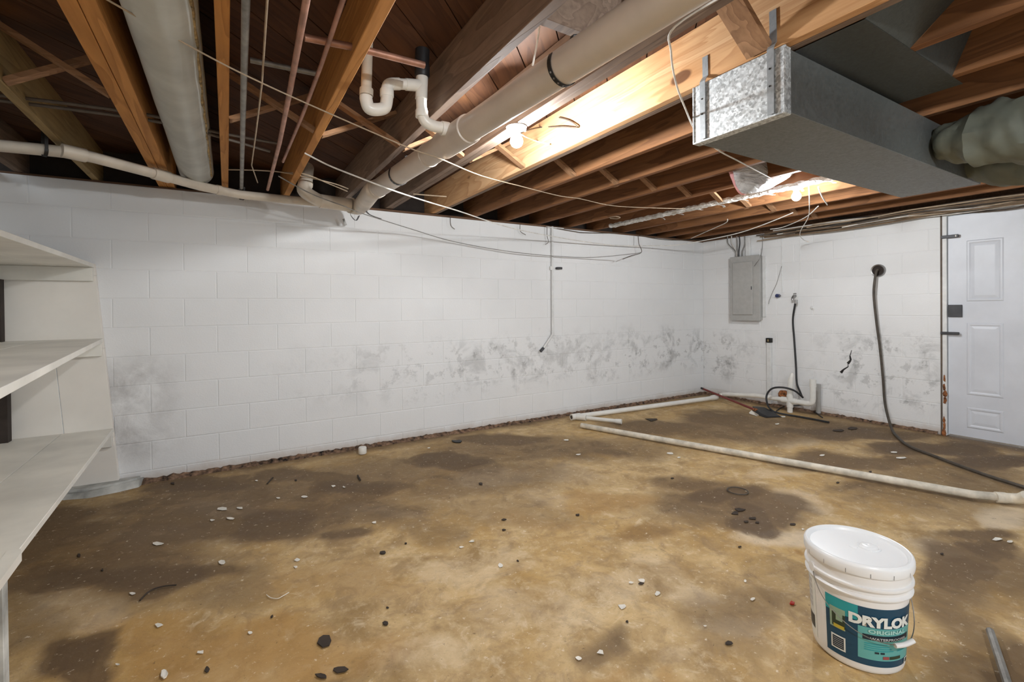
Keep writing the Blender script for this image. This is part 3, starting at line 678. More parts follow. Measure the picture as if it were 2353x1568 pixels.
# ---- pipes along the joist bays
def run(name, label, cat, px, zc, r, mat, y1=3.97, seg=12, grp=None, ext=True):
    P = [pt(x, y, zc) for x, y in px]
    if ext: P = [P[0]+(P[0]-P[1]).normalized()*1.2]+P
    return tag(obj(name, tb(P, r, seg), mat, None, True), label, cat, grp)
run('conduit', 'grey round conduit running along the joist bay beside the orange joists', 'pipe', [(565, 0), (560, 200), (555, 432)], 2.085, 0.0115, MT['conduit'])
run('copper_pipe', 'thicker dull copper water pipe, left one of the two beside the trap', 'pipe', [(704, 0), (668, 200), (642, 330), (615, 436)], 2.078, 0.0105, MT['copper'], grp='copper pipes')
run('copper_pipe', 'thinner copper water pipe, right one of the two beside the trap', 'pipe', [(788, 0), (738, 150), (697, 260), (650, 372)], 2.118, 0.008, MT['copper'], grp='copper pipes')
run('cable', 'thin tan cable hanging in the bay between conduit and copper pipe', 'cable', [(614, 0), (602, 190), (590, 290), (578, 380), (592, 420)], 2.10, 0.0035, MT['cable_t'])
tag(obj('branch_pipe', tb([pt(700, 86, 2.125), pt(820, 110, 2.14), pt(975, 150, 2.15)], 0.0125, 12), MT['copper'], None, True), 'dull copper branch pipe crossing above the third joist to the stack', 'pipe')
tag(obj('water_pipe', tb([hz(575, 138, 2.20), hz(730, 170, 2.20)], 0.011, 10), MT['conduit'], None, True), 'dark short pipe crossing high between conduit and copper pipes', 'pipe')
for k, (za, xs) in enumerate(((2.135, [(-40, 214), (330, 262), (480, 300), (640, 330)]), (2.125, [(-40, 226), (330, 274), (480, 308), (620, 348)]))):
    P = [hz(x, y, za) for x, y in xs]
    tag(obj('cable', tb(catmull(P, 4), 0.008, 8), MT['cable_d'], None, True), ['dark cable crossing the left joists, upper of the pair', 'dark cable crossing the left joists, lower of the pair'][k], 'cable', 'dark cable pair')
# loose tan cables above the slim drain
for k, pp in enumerate(([(520, 390, 2.13), (600, 392, 2.12), (660, 398, 2.12), (760, 420, 2.11), (800, 434, 2.11)], [(655, 397, 2.13), (700, 400, 2.12), (760, 424, 2.105), (798, 440, 2.1)])):
    tag(obj('cable', tb(catmull([pt(*a) for a in pp], 5), 0.004, 8), MT['cable_t'], None, True), ['tan cable looping above the slim drain towards the elbow', 'tan cable just under its twin above the drain elbow'][k], 'cable', 'tan cables above the drain')

# ---- wrapped round duct at left
c0 = Vector((-0.168, BACKY+0.6, 2.172)); c1 = Vector((-0.168, 3.86, 2.168))
du = thing('wrapped_duct', 'round duct in grey insulation wrap between the orange joists', 'duct', c0)
bm = bmesh.new(); P = []; R = []
n = 70
for i in range(n+1):
    t = i/n; p = c0.lerp(c1, t); P.append(p+Vector((noise.noise(Vector((t*14, 0, 0)))*0.003, 0, noise.noise(Vector((t*11, 5, 0)))*0.004)))
    R.append(0.102+0.004*noise.noise(Vector((t*22, 3, 0))))
P += [c1+Vector((0, 0.02, 0)), c1+Vector((0, 0.05, 0))]; R += [0.095, 0.03]
rg = tube(bm, P, R, 32)
obj('wrap', bm, MT['insul'], du, True)
bm = bmesh.new(); prev = None
for i in range(140):
    t = i/139; p = c0.lerp(c1, t*0.985); a = math.radians(-62+5*noise.noise(Vector((t*30, 0, 0)))); w = math.radians(5+3.5*noise.noise(Vector((t*60, 2, 0))))
    rr = 0.1105
    row = [bm.verts.new(p+Vector((math.sin(-a_)*(rr_-0.006), 0, -math.cos(a_)*(rr_-0.006)))) for a_, rr_ in ((a-w, 0.108), (a-w*0.4, rr+0.003*noise.noise(Vector((t*90, 4, 0)))), (a+w*0.5, rr+0.003), (a+w, 0.108))]
    if prev:
        for k in range(3): bm.faces.new((prev[k], prev[k+1], row[k+1], row[k]))
    prev = row
obj('torn_seam', bm, MT['insuledge'], du)

# ---- trunk duct
DX0, DX1, DY0, DY1, DZ0, DZ1 = 1.632, 3.58, 0.888, 1.25, 1.866, 2.086
trunk = thing('trunk_duct', 'big rectangular sheet metal duct hung below the joists at right', 'duct', (DX0, DY0, DZ0))
obj('duct_body', bbox((DX0+0.004, DY0, DZ0), (DX1, DY1, DZ1-0.002), 0.002), MT['duct'], trunk)
obj('end_cap', bbox((DX0-0.006, DY0-0.003, DZ0-0.003), (DX0+0.003, DY1+0.003, DZ1+0.004), 0.0015), MT['galv'], trunk)
for y in (DY0+0.002, DY1+0.002):
    obj('cap_flange', bbox((DX0-0.010, y-0.004, DZ0-0.006), (DX0+0.03, y+0.002, DZ1+0.002), 0.001), MT['galv'], trunk)
obj('cap_flange', bbox((DX0-0.010, DY0, DZ0-0.007), (DX0+0.03, DY1, DZ0-0.0005), 0.001), MT['galv'], trunk)
for k, y in enumerate((DY0+0.045, DY1-0.045)):
    s_ = obj('hanger_strap', bbox((DX0-0.013, y-0.0125, DZ0+0.002), (DX0-0.0105, y+0.0125, DZ1+0.01), 0.0006), MT['straps'], trunk)
    bm = bmesh.new(); ribbon(bm, [(DX0-0.012, y, DZ1+0.008), (DX0-0.004, y+0.001, DZ1+0.02), (1.6415, y+0.002, DZ1+0.035), (1.6415, y+0.003, DZ1+(0.115 if k else 0.15))], 0.025, (0, 1, 0), 0.002); obj('strap_tail', bm, MT['straps'], s_)
    for z in (DZ0+0.10, DZ0+0.16): obj('screw', tb([(DX0-0.0135, y+0.002, z), (DX0-0.0145, y+0.002, z)], 0.0035, 8), MT['strap'], s_)
# panned sheet metal nailed under the joists
pan = thing('joist_pan', 'dark sheet metal pan closing the joist bays above the duct', 'sheet', (1.8, 0.6, H))
bm = bmesh.new()
poly = [(1.722, 0.93), (1.722, 0.69), (2.57, 0.69), (2.57, 0.93)]
lo = [bm.verts.new((x, y, H-0.0045)) for x, y in poly]; hi = [bm.verts.new((x, y, H-0.003)) for x, y in poly]
bm.faces.new(lo[::-1]); bm.faces.new(hi)
for i in range(len(poly)): bm.faces.new((lo[i], lo[(i+1) % len(poly)], hi[(i+1) % len(poly)], hi[i]))
obj('bottom_sheet', bm, MT['ductpan'], pan)
for xa, xb, yt in ((1.722, 2.057, 0.42), (2.103, 2.453, 0.60)):
    bm = bmesh.new(); q = [(xa, 0.69, H-0.002), (xb, 0.69, H-0.002), (xb, yt, TOPZ-0.003), (xa, yt, TOPZ-0.003)]
    a_ = [bm.verts.new(c) for c in q]; b_ = [bm.verts.new((c[0], c[1]+0.002, c[2])) for c in q]
    bm.faces.new(a_); bm.faces.new(b_[::-1])
    for i in range(4): bm.faces.new((a_[i], b_[i], b_[(i+1) % 4], a_[(i+1) % 4]))
    obj('end_sheet', bm, MT['ductpan'], pan)
# ---- sagging flex ducts off the trunk
def flex(label, pts, radii, fold, seed, grp='wrapped branch ducts'):
    P = catmull(pts, 14); n = len(P)
    f_ = thing('flex_duct', label, 'duct', P[0], grp); bm = bmesh.new(); R = []
    for i in range(n):
        t = i/(n-1)*(len(radii)-1); k = min(int(t), len(radii)-2); R.append(radii[k]+(radii[k+1]-radii[k])*(t-k))
    rr = tube(bm, P, R, 36)
    for i, ring in enumerate(rr):
        c = P[i]
        for v_ in ring:
            dv = (v_.co-c); q_ = v_.co*9
            v_.co += dv.normalized()*(fold*(noise.noise(Vector((q_.x+seed, q_.y*2, q_.z)))+0.6*noise.noise(q_*2.6)))
    obj('wrap', bm, MT['flex'], f_, True); return f_
flex('greenish cloth-wrapped flexible duct sagging at the right edge', [(2.98, 0.89, 1.985), (2.90, 0.72, 1.955), (2.92, 0.52, 1.945), (2.95, 0.2, 1.95), (2.95, -0.2, 1.95)], [0.06, 0.125, 0.148, 0.145, 0.145], 0.026, 3)
flex('second wrapped flexible duct bending below at the far right edge', [(3.40, 0.89, 1.96), (3.36, 0.74, 1.90), (3.34, 0.55, 1.88), (3.36, 0.25, 1.90), (3.4, -0.1, 1.92)], [0.06, 0.10, 0.115, 0.11, 0.11], 0.02, 9)

# ---- bare bulbs
glow = emis('bulb_glow', (0.94, 0.975, 1.0), BULB_W/(math.pi*4*math.pi*BULB_R**2))
glow_fill = emis('bulb_glow_fill', (0.94, 0.98, 1.0), FILL_BULB_W/(math.pi*4*math.pi*BULB_R**2))
def bulb(c, label, g):
    c = Vector(c); t = thing('light_bulb', label, 'light bulb', c+Vector((0, 0, 0.05)), 'bare bulbs')
    bm = bmesh.new(); r = BULB_R
    r_top = H-0.003-c.z
    prof = [(0, -r)]+[(r*math.sin(a), -r*math.cos(a)) for a in [math.radians(x) for x in (12, 25, 40, 55, 70, 90, 110, 125)]]+[(r*0.62, r*0.95), (0.014, r*1.35), (0.0135, r*1.6), (0, r*1.6)]
    lathe(bm, prof, 24, c); obj('glass', bm, g, t, True)
    bm = bmesh.new(); z = r*1.45; zt_ = H-0.003-c.z
    lathe(bm, [(0.0, z-0.004), (0.019, z-0.004), (0.022, z+0.008), (0.048, zt_-0.008), (0.052, zt_), (0.0, zt_)], 24, c); obj('lampholder', bm, MT['porcelain'], t, True)
    return c.z+z+0.040
B1 = hz(1187, 325, 2.032)
zt = bulb(B1, 'glowing bare bulb between the drain pipe and the fresh pine joist', glow)
B2 = hz(1830, 452, 2.030)
zt = bulb(B2, 'glowing bare bulb near the breaker panel, beyond the trunk duct', glow)
B_FILL = Vector((0.846, -0.9, 2.026))  # unseen lamp, added only as fill light
zt = bulb(B_FILL, 'added fill bulb, unseen behind the camera', glow_fill)

# ---- sagging wires
def wire(label, pts, r=0.004, mat='cable_w', n=6, grp=None, name='cable'):
    P = catmull([Vector(p) if not isinstance(p, tuple) or len(p) != 4 else p for p in pts], n)
    return tag(obj(name, tb(P, r, 8), MT[mat], None, True), label, 'cable', grp)
def Z(*a):
    out = []
    for x, y, z in a:
        p_ = pt(x, y, z)
        out.append(p_ if p_.y < 4.12 else hy(x, y, 4.12))     # keep clear of the back wall
    return out
wire('long tan cable strung under all joists from upper left', Z((200,-30,2.085),(258,6,2.085),(480,130,2.075),(600,190,2.06),(737,252,2.02),(935,338,1.922),(1009,364,1.915),(1106,404,1.95),(1200,429,2.0),(1284,450,2.04),(1333,457,2.065),(1408,473,2.086),(1500,478,2.09),(1575,480,2.095)), 0.003, 'cable_t')
wire('white cable sagging from the left joists to the far bulb', Z((700,352,2.085),(755,380,2.03),(820,406,1.96),(901,437,1.915),(980,463,1.915),(1050,484,1.93),(1200,530,1.94),(1391,562,1.95),(1500,565,1.95),(1563,562,1.955),(1680,540,1.985),(1750,518,2.02),(1822,489,2.07)), 0.0046)
wire('thin grey wire drooping low in front of the back wall', Z((640,405,2.01),(716,446,1.965),(790,474,1.93),(830,490,1.92),(940,525,1.90),(1050,557,1.86),(1200,582,1.82),(1345,592,1.80),(1450,584,1.80),(1473,580,1.80)), 0.0036, 'conduit')
wire('short dark wire hanging from the sill to the drooping wire', [hy(1466,541,4.1), hy(1468,560,4.08), hy(1474,580,4.05), hy(1450,588,4.05), hy(1431,596,4.05)], 0.004, 'cable_d')
wire('pale cable bowing down beside the galvanised duct cap', [Vector((1.26, 0.80, 2.115)), pt(1552,60,2.0), pt(1542,120,2.0), pt(1553,190,1.99), pt(1575,250,1.975), pt(1600,302,1.965), pt(1650,345,1.93), pt(1700,372,1.93), pt(1772,410,2.0)], 0.0034)
wire('white wire dangling from the far bulb box with bare ends', Z((1858,415,2.08),(1860,470,2.03),(1857,500,1.99),(1840,530,1.93),(1839,543,1.92),(1848,552,1.91),(1858,556,1.90)), 0.0035)
wire('short white wire stub hanging just right of the far bulb', Z((1880,430,2.09),(1888,450,2.06),(1901,471,2.04)), 0.005)
wire('white wire curving right from the corner to the far bulb', Z((1588,548,2.07),(1640,525,2.07),(1668,512,2.07),(1672,504,2.09)), 0.0045)
wire('white cable curving off the sill below the far bulb', Z((1770,527,2.02),(1800,522,2.02),(1850,500,2.03),(1880,474,2.06)), 0.0042)
for k, (x, y0, y1, x2) in enumerate(((1035, 497, 527, 1045), (1195, 515, 540, 1208), (1257, 520, 562, 1253))):
    wire(['thin wire end dangling off the sill left of the conduit', 'bent wire end dangling off the sill, nearer the conduit', 'wire end dangling close beside the wall conduit'][k], [hy(x, y0, 4.16), hy(x, (y0+y1)/2, 4.16), hy(x+3, y1-6, 4.16), hy(x2, y1, 4.16)], 0.003, 'cable_d', grp='wire ends off the sill')
for k, pp in enumerate(([(1280,525),(1320,532),(1345,535),(1420,536)], [(1470,541),(1520,550),(1575,552),(1640,549)])):
    wire(['dark cable hung along the sill above the back wall', 'dark cable hung along the sill in the far corner'][k], [hy(x, y, 4.165) for x, y in pp], 0.004, 'cable_d', grp='cables along the sill')
wire('curled wire stub on the fresh pine joist right of the near bulb', [B1+Vector((0.05, 0, 0.06)), hx(1240,293,1.63), hx(1290,291,1.62), hx(1326,293,1.625), hx(1310,278,1.632), hx(1285,270,1.635)], 0.004, 'cable_d')
wire('pale wire stub sticking out beside the near bulb', [B1+Vector((0.03, 0.02, 0.05)), hx(1230,324,1.60), hx(1262,331,1.62)], 0.004, 'cable_w')
wire('pale wire sticking up behind the nearest hanger strap', [hz(1224,150,2.10), hz(1232,110,2.17), hz(1240,62,2.2)], 0.004, 'cable_w')
wire('tan wire coil hung from a dark joist near the back wall', Z((1400,500,2.09),(1415,498,2.08),(1425,500,2.075),(1418,503,2.07),(1402,502,2.08)), 0.004, 'cable_t')
wire('tan cable pair end poking out below the drain pipe', Z((950,446,2.1),(985,449,2.09),(1026,452,2.09)), 0.005, 'cable_t')
# cables loosely bundled above the door
random.seed(11)
for k in range(26):
    y0 = 3.0 + random.uniform(-0.4, 0.4) - (0.9 if k % 3 == 0 else 0); zb = 2.085-0.075*random.random(); x = DB-0.04-0.20*random.random()
    P = []
    for i in range(9):
        t = i/8; y = y0+(0.35-y0)*t
        sag = 0.035*math.sin(t*math.pi*2.0+k)*(0.5+0.5*random.random())
        P.append(Vector((x+0.04*math.sin(t*5+k*1.7), y, min(zb+sag*0.7, 2.096))))
    rr_ = random.choice((0.006, 0.008, 0.0065)); ck_ = random.choice(('cable_d', 'cable_b', 'cable_d', 'cable_t', 'cable_b', 'cable_d', 'cable_w'))
    wire({'cable_d': 'dark', 'cable_b': 'brown', 'cable_t': 'tan', 'cable_w': 'white'}[ck_]+' cable in the tangle stapled above the door', P, rr_, ck_, 5, 'tangled cables above the door')
for k in range(2):
    wire(['black cable sagging lowest in front of the right wall', 'black cable sagging just above the lowest one'][k], [hx(1860,508-3*k,DB-0.03), hx(1900,500,DB-0.03), hx(1960,504-4*k,DB-0.03), hx(2020,501-4*k,DB-0.03), hx(2080,494-4*k,DB-0.03), hx(2130,478-2*k,DB-0.05)], 0.005, 'black', grp='black sagging cables')

# ---- insulation: plastic-wrapped bag, torn foil strip
def pad(name, mat, parent, px, X, th, sc=1.0, off=(0,0,0)):
    P = [hy(x, y, X) + Vector(off) for x, y in px]; c = sum(P, Vector())/len(P)
    P = catmull(P+[P[0]], 4)[:-1]
    bm = bmesh.new(); rings = []
    for s, d in ((0.02, -1.0), (0.5, -0.85), (0.82, -0.55), (0.97, -0.2), (1.0, 0.0), (0.97, 0.2), (0.82, 0.55), (0.5, 0.85), (0.02, 1.0)):
        ring = []
        for p in P:
            q = c+(p-c)*s*sc; q.y += d*th + 0.012*noise.noise(q*14)
            ring.append(bm.verts.new(q))
        rings.append(ring)
    m = len(P)
    for a, b in zip(rings[:-1], rings[1:]):
        for k in range(m): bm.faces.new((a[k], a[(k+1) % m], b[(k+1) % m], b[k]))
    bm.faces.new(rings[0]); bm.faces.new(rings[-1][::-1])
    return obj(name, bm, mat, parent, True)
bag = thing('insulation_batt', 'pink insulation wad in clear plastic hanging beside the far bulb', 'insulation', hy(1740, 400, 1.95))
pad('plastic_wrap', MT['film'], bag, [(1683, 392), (1692, 360), (1706, 350), (1770, 362), (1842, 380), (1822, 402), (1790, 422), (1758, 438), (1712, 446), (1697, 432), (1686, 412)], 1.95, 0.045)
pad('fibre_edge', MT['pink'], bag, [(1675, 390), (1686, 362), (1700, 352), (1740, 370), (1740, 420), (1712, 447), (1700, 444), (1688, 425)], 1.98, 0.04)
strip = thing('insulation_strip', 'crumpled pale foil insulation strip running along a far joist', 'insulation', (3.66, 2.5, 2.1))
bm = bmesh.new(); prev = None; nn = 150
for i in range(nn+1):
    t = i/nn; y = 3.95+(1.35-3.95)*t; amp = 0.013
    row = []
    for k, (dx, dz) in enumerate(((-0.025, 0.030), (-0.026, 0.010), (-0.012, -0.006), (0.012, -0.008), (0.030, -0.002))):
        q = Vector((i*0.35, k*1.3, 0)); row.append(bm.verts.new((3.69+dx+amp*0.5*noise.noise(q+Vector((9, 0, 0))), y, H+dz-0.004+amp*min(0.3, noise.noise(q)))))
    if prev:
        for k in range(4): bm.faces.new((prev[k], prev[k+1], row[k+1], row[k]))
    prev = row
ob = obj('foil_facing', bm, MT['foil'], strip)
for i in range(9):
    bm = bmesh.new(); y = 3.3-i*0.22; ribbon(bm, catmull([(3.70, y, H-0.002), (3.74, y-0.05, H-0.012), (3.76, y-0.06, H-0.03+0.01*(i % 3))], 3), 0.02+0.01*(i % 2), (0, 1, 0.3), 0.001)
    obj('torn_flap', bm, MT['foil'], strip)

# ================================================================== ON THE WALLS
# conduit strip on back wall
cw = thing('wall_conduit', 'white-painted cable conduit dropping down the middle of the back wall', 'conduit', hy(1268, 520, DA))
bm = bmesh.new(); tube(bm, [hy(1269,521,DA-0.018), hy(1270,768,DA-0.018), hy(1247,803,DA-0.018)], 0.0125, 12); obj('tube', bm, MT['jamb'], cw, True)
bm = bmesh.new(); tube(bm, [hy(1249,800,DA-0.018), hy(1242,808,DA-0.018)], 0.015, 12); obj('end_bushing', bm, MT['steel'], cw, True)
bm = bmesh.new(); box(bm, (hy(1266,617,DA).x-0.02, DA-0.022, hy(1266,617,DA).z-0.02), (hy(1266,617,DA).x+0.0, DA-0.002, hy(1266,617,DA).z+0.02)); obj('clip', bm, MT['jamb'], cw)
p = hy(1278, 617, DA)
tag(obj('valve', tb([p+Vector((0,-0.001,0)), p+Vector((0,-0.03,0)), p+Vector((0.02,-0.035,0)), p+Vector((0.05,-0.035,0))], 0.013, 10), MT['steel'], None, True), 'tiny dark pipe stub beside the back wall conduit', 'valve')
tag(obj('wood_strip', bbox((hy(1252,518,DA).x, DA-0.03, 2.074), (hy(1292,520,DA).x, DA-0.015, 2.084), 0.001), MT['jamb']), 'small white wood strip at the top of the wall conduit', 'board')

# breaker panel
PX = DB-0.085
a = hx(1677, 592, PX); b_ = hx(1746, 738, PX); y0, y1 = b_.y, a.y; z1 = a.z; z0 = b_.z
pn = thing('breaker_panel', 'grey metal breaker panel on the right wall near the corner', 'panel', (DB, (y0+y1)/2, z0))
obj('panel_box', bbox((PX+0.006, y0+0.012, z0+0.012), (DB-0.0008, y1-0.012, z1-0.012), 0.003), MT['panelgrey'], pn)
obj('cover', bbox((PX, y0, z0), (PX+0.006, y1, z1), 0.003), MT['panelgrey'], pn)
d_ = obj('panel_door', bbox((PX-0.016, y0+0.085, z0+0.075), (PX-0.0005, y1-0.045, z1-0.075), 0.003), MT['panelgrey'], pn)
obj('latch', bbox((PX-0.020, y0+0.09, (z0+z1)/2-0.02), (PX-0.0162, y0+0.10, (z0+z1)/2+0.02), 0.001), MT['steel'], d_)
bm = bmesh.new(); box(bm, (DB-0.02, y0-0.03, z0+0.05), (DB-0.001, y0+0.005, z1-0.02)); obj('paint_smear', bm, MT['jamb'], pn)
for k, (xa, xb) in enumerate(((1672, 1690), (1681, 1692), (1693, 1694), (1699, 1698), (1711, 1706))):
    P = [hx(xa, 543, DB-0.03), hx(xa+1, 560, DB-0.03), hx(xb, 578, DB-0.045), hx(xb, 590, DB-0.055)]
    wire(['leftmost grey', 'second, white', 'third, grey', 'fourth, black', 'rightmost grey'][k]+' feeder cable dropping into the breaker panel top', P, 0.006, ('conduit', 'cable_w', 'conduit', 'black', 'conduit')[k], 5, 'panel feeder cables')
tag(obj('feed_conduit', bbox((DB-0.045, hx(1722,560,DB).y-0.028, z1-0.01), (DB-0.005, hx(1722,560,DB).y+0.028, 2.06), 0.004), MT['jamb']), 'white painted raceway above the breaker panel', 'conduit')
wire('thin wire trailing down the side of the breaker panel', [hx(1752,540,DB-0.02), hx(1752,565,DB-0.03), hx(1748,590,PX-0.02), hx(1738,605,PX-0.02), hx(1733,612,PX-0.02)], 0.003, 'conduit')
wire('thin painted wire down the right wall to the blue cap', [hx(1790,532,DB-0.008), hx(1796,545,DB-0.008), hx(1797,610,DB-0.008), hx(1798,672,DB-0.01)], 0.006, 'jamb')
wire('loose grey wire hanging left of the blue cap', [hx(1796,612,DB-0.02), hx(1785,650,DB-0.02), hx(1775,672,DB-0.02), hx(1768,690,DB-0.02), hx(1766,699,DB-0.02)], 0.003, 'conduit')
wire('faint painted wire down the right wall to the hose valve', [hx(1838,528,DB-0.006), hx(1838,600,DB-0.006), hx(1836,676,DB-0.006)], 0.004, 'jamb')
# small fittings
p = hx(1790, 680, DB); v1 = thing('pipe_stub', 'blue-capped pipe stub on the right wall', 'valve', p)
obj('cap', tb([p+Vector((-0.001,0,0)), p+Vector((-0.045,0,0)), p+Vector((-0.047,0,0))], [0.02, 0.022, 0.012], 14), MT['bluecap'], v1, True)
obj('pin', tb([p+Vector((-0.04,0.0,0)), p+Vector((-0.04,-0.045,0.0))], 0.005, 8), MT['chrome'], v1, True)
p = hx(1829, 681, DB); v2 = thing('hose_valve', 'metal hose valve on the right wall above the black hose', 'valve', p)
obj('body', tb([p+Vector((-0.001,0,0)), p+Vector((-0.05,0,0)), p+Vector((-0.07,0,-0.02)), p+Vector((-0.072,0,-0.045))], 0.014, 12), MT['chrome'], v2, True)
obj('handle', tb([p+Vector((-0.05,0,0.012)), p+Vector((-0.05,0,0.03)), p+Vector((-0.05,-0.03,0.03))], 0.005, 8), MT['chrome'], v2, True)
bm = bmesh.new(); lathe(bm, [(0.012, 0), (0.03, 0.001), (0.032, 0.006), (0.015, 0.01), (0, 0.01)], 12)
bmesh.ops.rotate(bm, verts=bm.verts, cent=(0,0,0), matrix=Matrix.Rotation(-math.pi/2, 3, 'Y')); bmesh.ops.translate(bm, verts=bm.verts, vec=p+Vector((-0.001,0,-0.004))); obj('escutcheon', bm, MT['jamb'], v2, True)
p = hx(1868, 708, DB)
bm = bmesh.new(); lathe(bm, [(0.0, 0.0), (0.024, 0), (0.026, 0.008), (0.014, 0.012), (0.008, 0.03), (0, 0.03)], 14)
bmesh.ops.rotate(bm, verts=bm.verts, cent=(0,0,0), matrix=Matrix.Rotation(-math.pi/2, 3, 'Y')); bmesh.ops.translate(bm, verts=bm.verts, vec=p+Vector((-0.0005,0,0)))
tag(obj('wall_plug', bm, MT['jamb'], None, True), 'small white plug on the right wall, right of the hose valve', 'plug')
# short standpipe with dark socket
a = hx(1768, 778, DB-0.02)
sp_ = thing('riser_pipe', 'square white riser with dark top at the foot of the right wall', 'pipe', (DB-0.02, a.y, 0.12))
obj('riser', bbox((DB-0.042, a.y-0.026, 0.02), (DB-0.001, a.y+0.026, a.z-0.05), 0.004), MT['jamb'], sp_)
s_ = obj('socket', bbox((DB-0.05, a.y-0.030, a.z-0.05), (DB-0.001, a.y+0.030, a.z+0.005), 0.003), MT['strap'], sp_)
obj('prong', bbox((DB-0.053, a.y-0.008, a.z-0.038), (DB-0.0505, a.y+0.006, a.z-0.01), 0.0005), MT['insuledge'], s_)
# PVC cross fitting and standpipes at the right wall
XR = 5.40
Q = lambda x, y, X=XR: hx(x, y, X)
cr = thing('standpipe', 'white plastic cross-shaped drain standpipe by the right wall', 'pipe', Q(1815, 948))
cz = Q(1815, 921).z; cyy = Q(1815, 921).y
obj('lower_leg', tb([(XR, cyy, 0.001), (XR, cyy, cz)], 0.028, 20), MT['pvc'], cr, True)
obj('cross_hub', (lambda bm: (tube(bm, [(XR, cyy, cz-0.075), (XR, cyy, cz+0.06)], 0.0335, 20), tube(bm, [(XR, cyy-0.07, cz), (XR, cyy+0.09, cz)], 0.0335, 20), bm)[2])(bmesh.new()), MT['pvc'], cr, True)
tp = Q(1821, 858)
obj('upper_leg', tb([(XR, cyy, cz+0.05), (XR+0.0, tp.y+0.02, tp.z-0.08), tp+Vector((0, 0.005, -0.015)), tp], [0.030, 0.028, 0.018, 0.010], 20), MT['pvc'], cr, True)
e = Q(1868, 905)
obj('side_elbow', tb([(XR, cyy-0.05, cz)]+catmull([(XR, e.y+0.06, cz-0.002), (XR, e.y+0.015, cz+0.012), (XR, e.y, cz+0.06)], 6)+[(XR, e.y, Q(1870,880).z)], 0.0285, 20), MT['pvc'], cr, True)
obj('cap', tb([(XR, e.y, Q(1870,890).z), (XR, e.y, Q(1872,872).z-0.004), (XR, e.y, Q(1872,872).z)], [0.0325, 0.0325, 0.028], 20), MT['pvc'], cr, True)
# pipe back to the corner and along the back wall
c1_ = hz(1655, 910, 0.05); 
obj('lateral', tb([(XR, cyy+0.08, cz), (XR+0.0, Q(1740,908).y, 0.13), c1_+Vector((0.03, -0.02, 0.02)), c1_], 0.0265, 18), MT['pvc'], cr, True)
pl = hz(1322, 958, 0.03)
fp_ = thing('floor_drain_line', 'white pipe lying along the foot of the back wall to a tee', 'pipe', pl)
c2 = hz(1645, 914, 0.036)
obj('pipe_run', tb([pl, c2], 0.0262, 18), MT['pvc'], fp_, True)
obj('coupling', pipe_cuff(c2+Vector((-0.02,0.01,0)), pl, 0.0335, 0.09), MT['pvc'], fp_, True)
ah = (hz(1425, 969, 0.03)-pl)
obj('tee_branch', (lambda bm: (tube(bm, [pl, pl+ah*0.25], 0.032, 18), tube(bm, [pl-(c2-pl).normalized()*0.05, pl+(c2-pl).normalized()*0.06], 0.0335, 18, True), bm)[2])(bmesh.new()), MT['pvc'], fp_, True)
en = pl-(c2-pl).normalized()*0.05
obj('open_end', tb([en-(c2-pl).normalized()*0.0006, en-(c2-pl).normalized()*0.0010], 0.021, 16), MT['hose'], fp_, True)
sh_ = thing('pipe_offcut', 'short white pipe offcut lying beside the tee', 'pipe', pl+ah)
obj('pipe_run', tb([pl+ah*0.26, pl+ah*0.93], 0.0195, 16), MT['pvc'], sh_, True)
obj('socket_end', tb([pl+ah*0.90, pl+ah*1.03], [0.023, 0.026], 16), MT['pvc'], sh_, True)
# long pipe on floor
l0 = hz(1336, 978, 0.024); l1 = hz(2235, 1137, 0.032); l2 = hz(2350, 1148, 0.036)
lp = thing('floor_pipe', 'long muddy white pipe lying across the floor', 'pipe', l0)
obj('pipe_run', tb([l0, l1, l1.lerp(l2, 0.6)], 0.0245, 20), MT['pvc_floor'], lp, True)
obj('open_end', tb([l0-(l1-l0).normalized()*0.001, l0-(l1-l0).normalized()*0.0016], 0.018, 14), MT['hose'], lp, True)
obj('coupling', pipe_cuff(hz(2300, 1144, 0.034), l2, 0.032, 0.05), MT['pvc_floor'], lp, True)
obj('elbow', tb(catmull([hz(2300, 1144, 0.034), hz(2325, 1146, 0.036), hz(2345, 1146, 0.05), hz(2360, 1140, 0.08)], 5), 0.030, 18), MT['pvc_floor'], lp, True)
# black hose
hp = [hx(1829, 692, DB-0.075), hx(1827, 700, DB-0.07), hx(1822, 735, DB-0.04), hx(1825, 780, DB-0.03), hx(1829, 840, DB-0.04), hx(1831, 880, DB-0.06), hx(1838, 900, DB-0.10), hx(1843, 912, DB-0.15)]
hp2 = [hx(1843, 912, 5.47), hx(1825, 898, 5.36), hx(1800, 891, 5.30), hx(1775, 893, 5.27), hx(1762, 908, 5.25), hx(1763, 928, 5.22), hx(1772, 942, 5.16)]
hose = thing('black_hose', 'black rubber hose dropping from the valve and looping round the standpipe', 'hose', hp[0])
obj('hose_run', tb(catmull(hp+hp2+[hz(1790, 950, 0.02), hz(1830, 957, 0.012), hz(1870, 964, 0.012), hz(1905, 971, 0.012)], 6), 0.0105, 10), MT['black'], hose, True)
obj('hose_fitting', tb([hx(1829, 689, DB-0.074), hx(1828.7, 698, DB-0.073)], 0.016, 12), MT['chrome'], hose, True)
tag(obj('black_cable', tb(catmull([hz(1780, 948, 0.01), hz(1800, 935, 0.01), hz(1830, 932, 0.05), hz(1855, 932, 0.06), hz(1870, 945, 0.012), hz(1890, 960, 0.008)], 6), 0.006, 8), MT['black'], None, True), 'thin black cable tangled below the standpipe', 'cable')
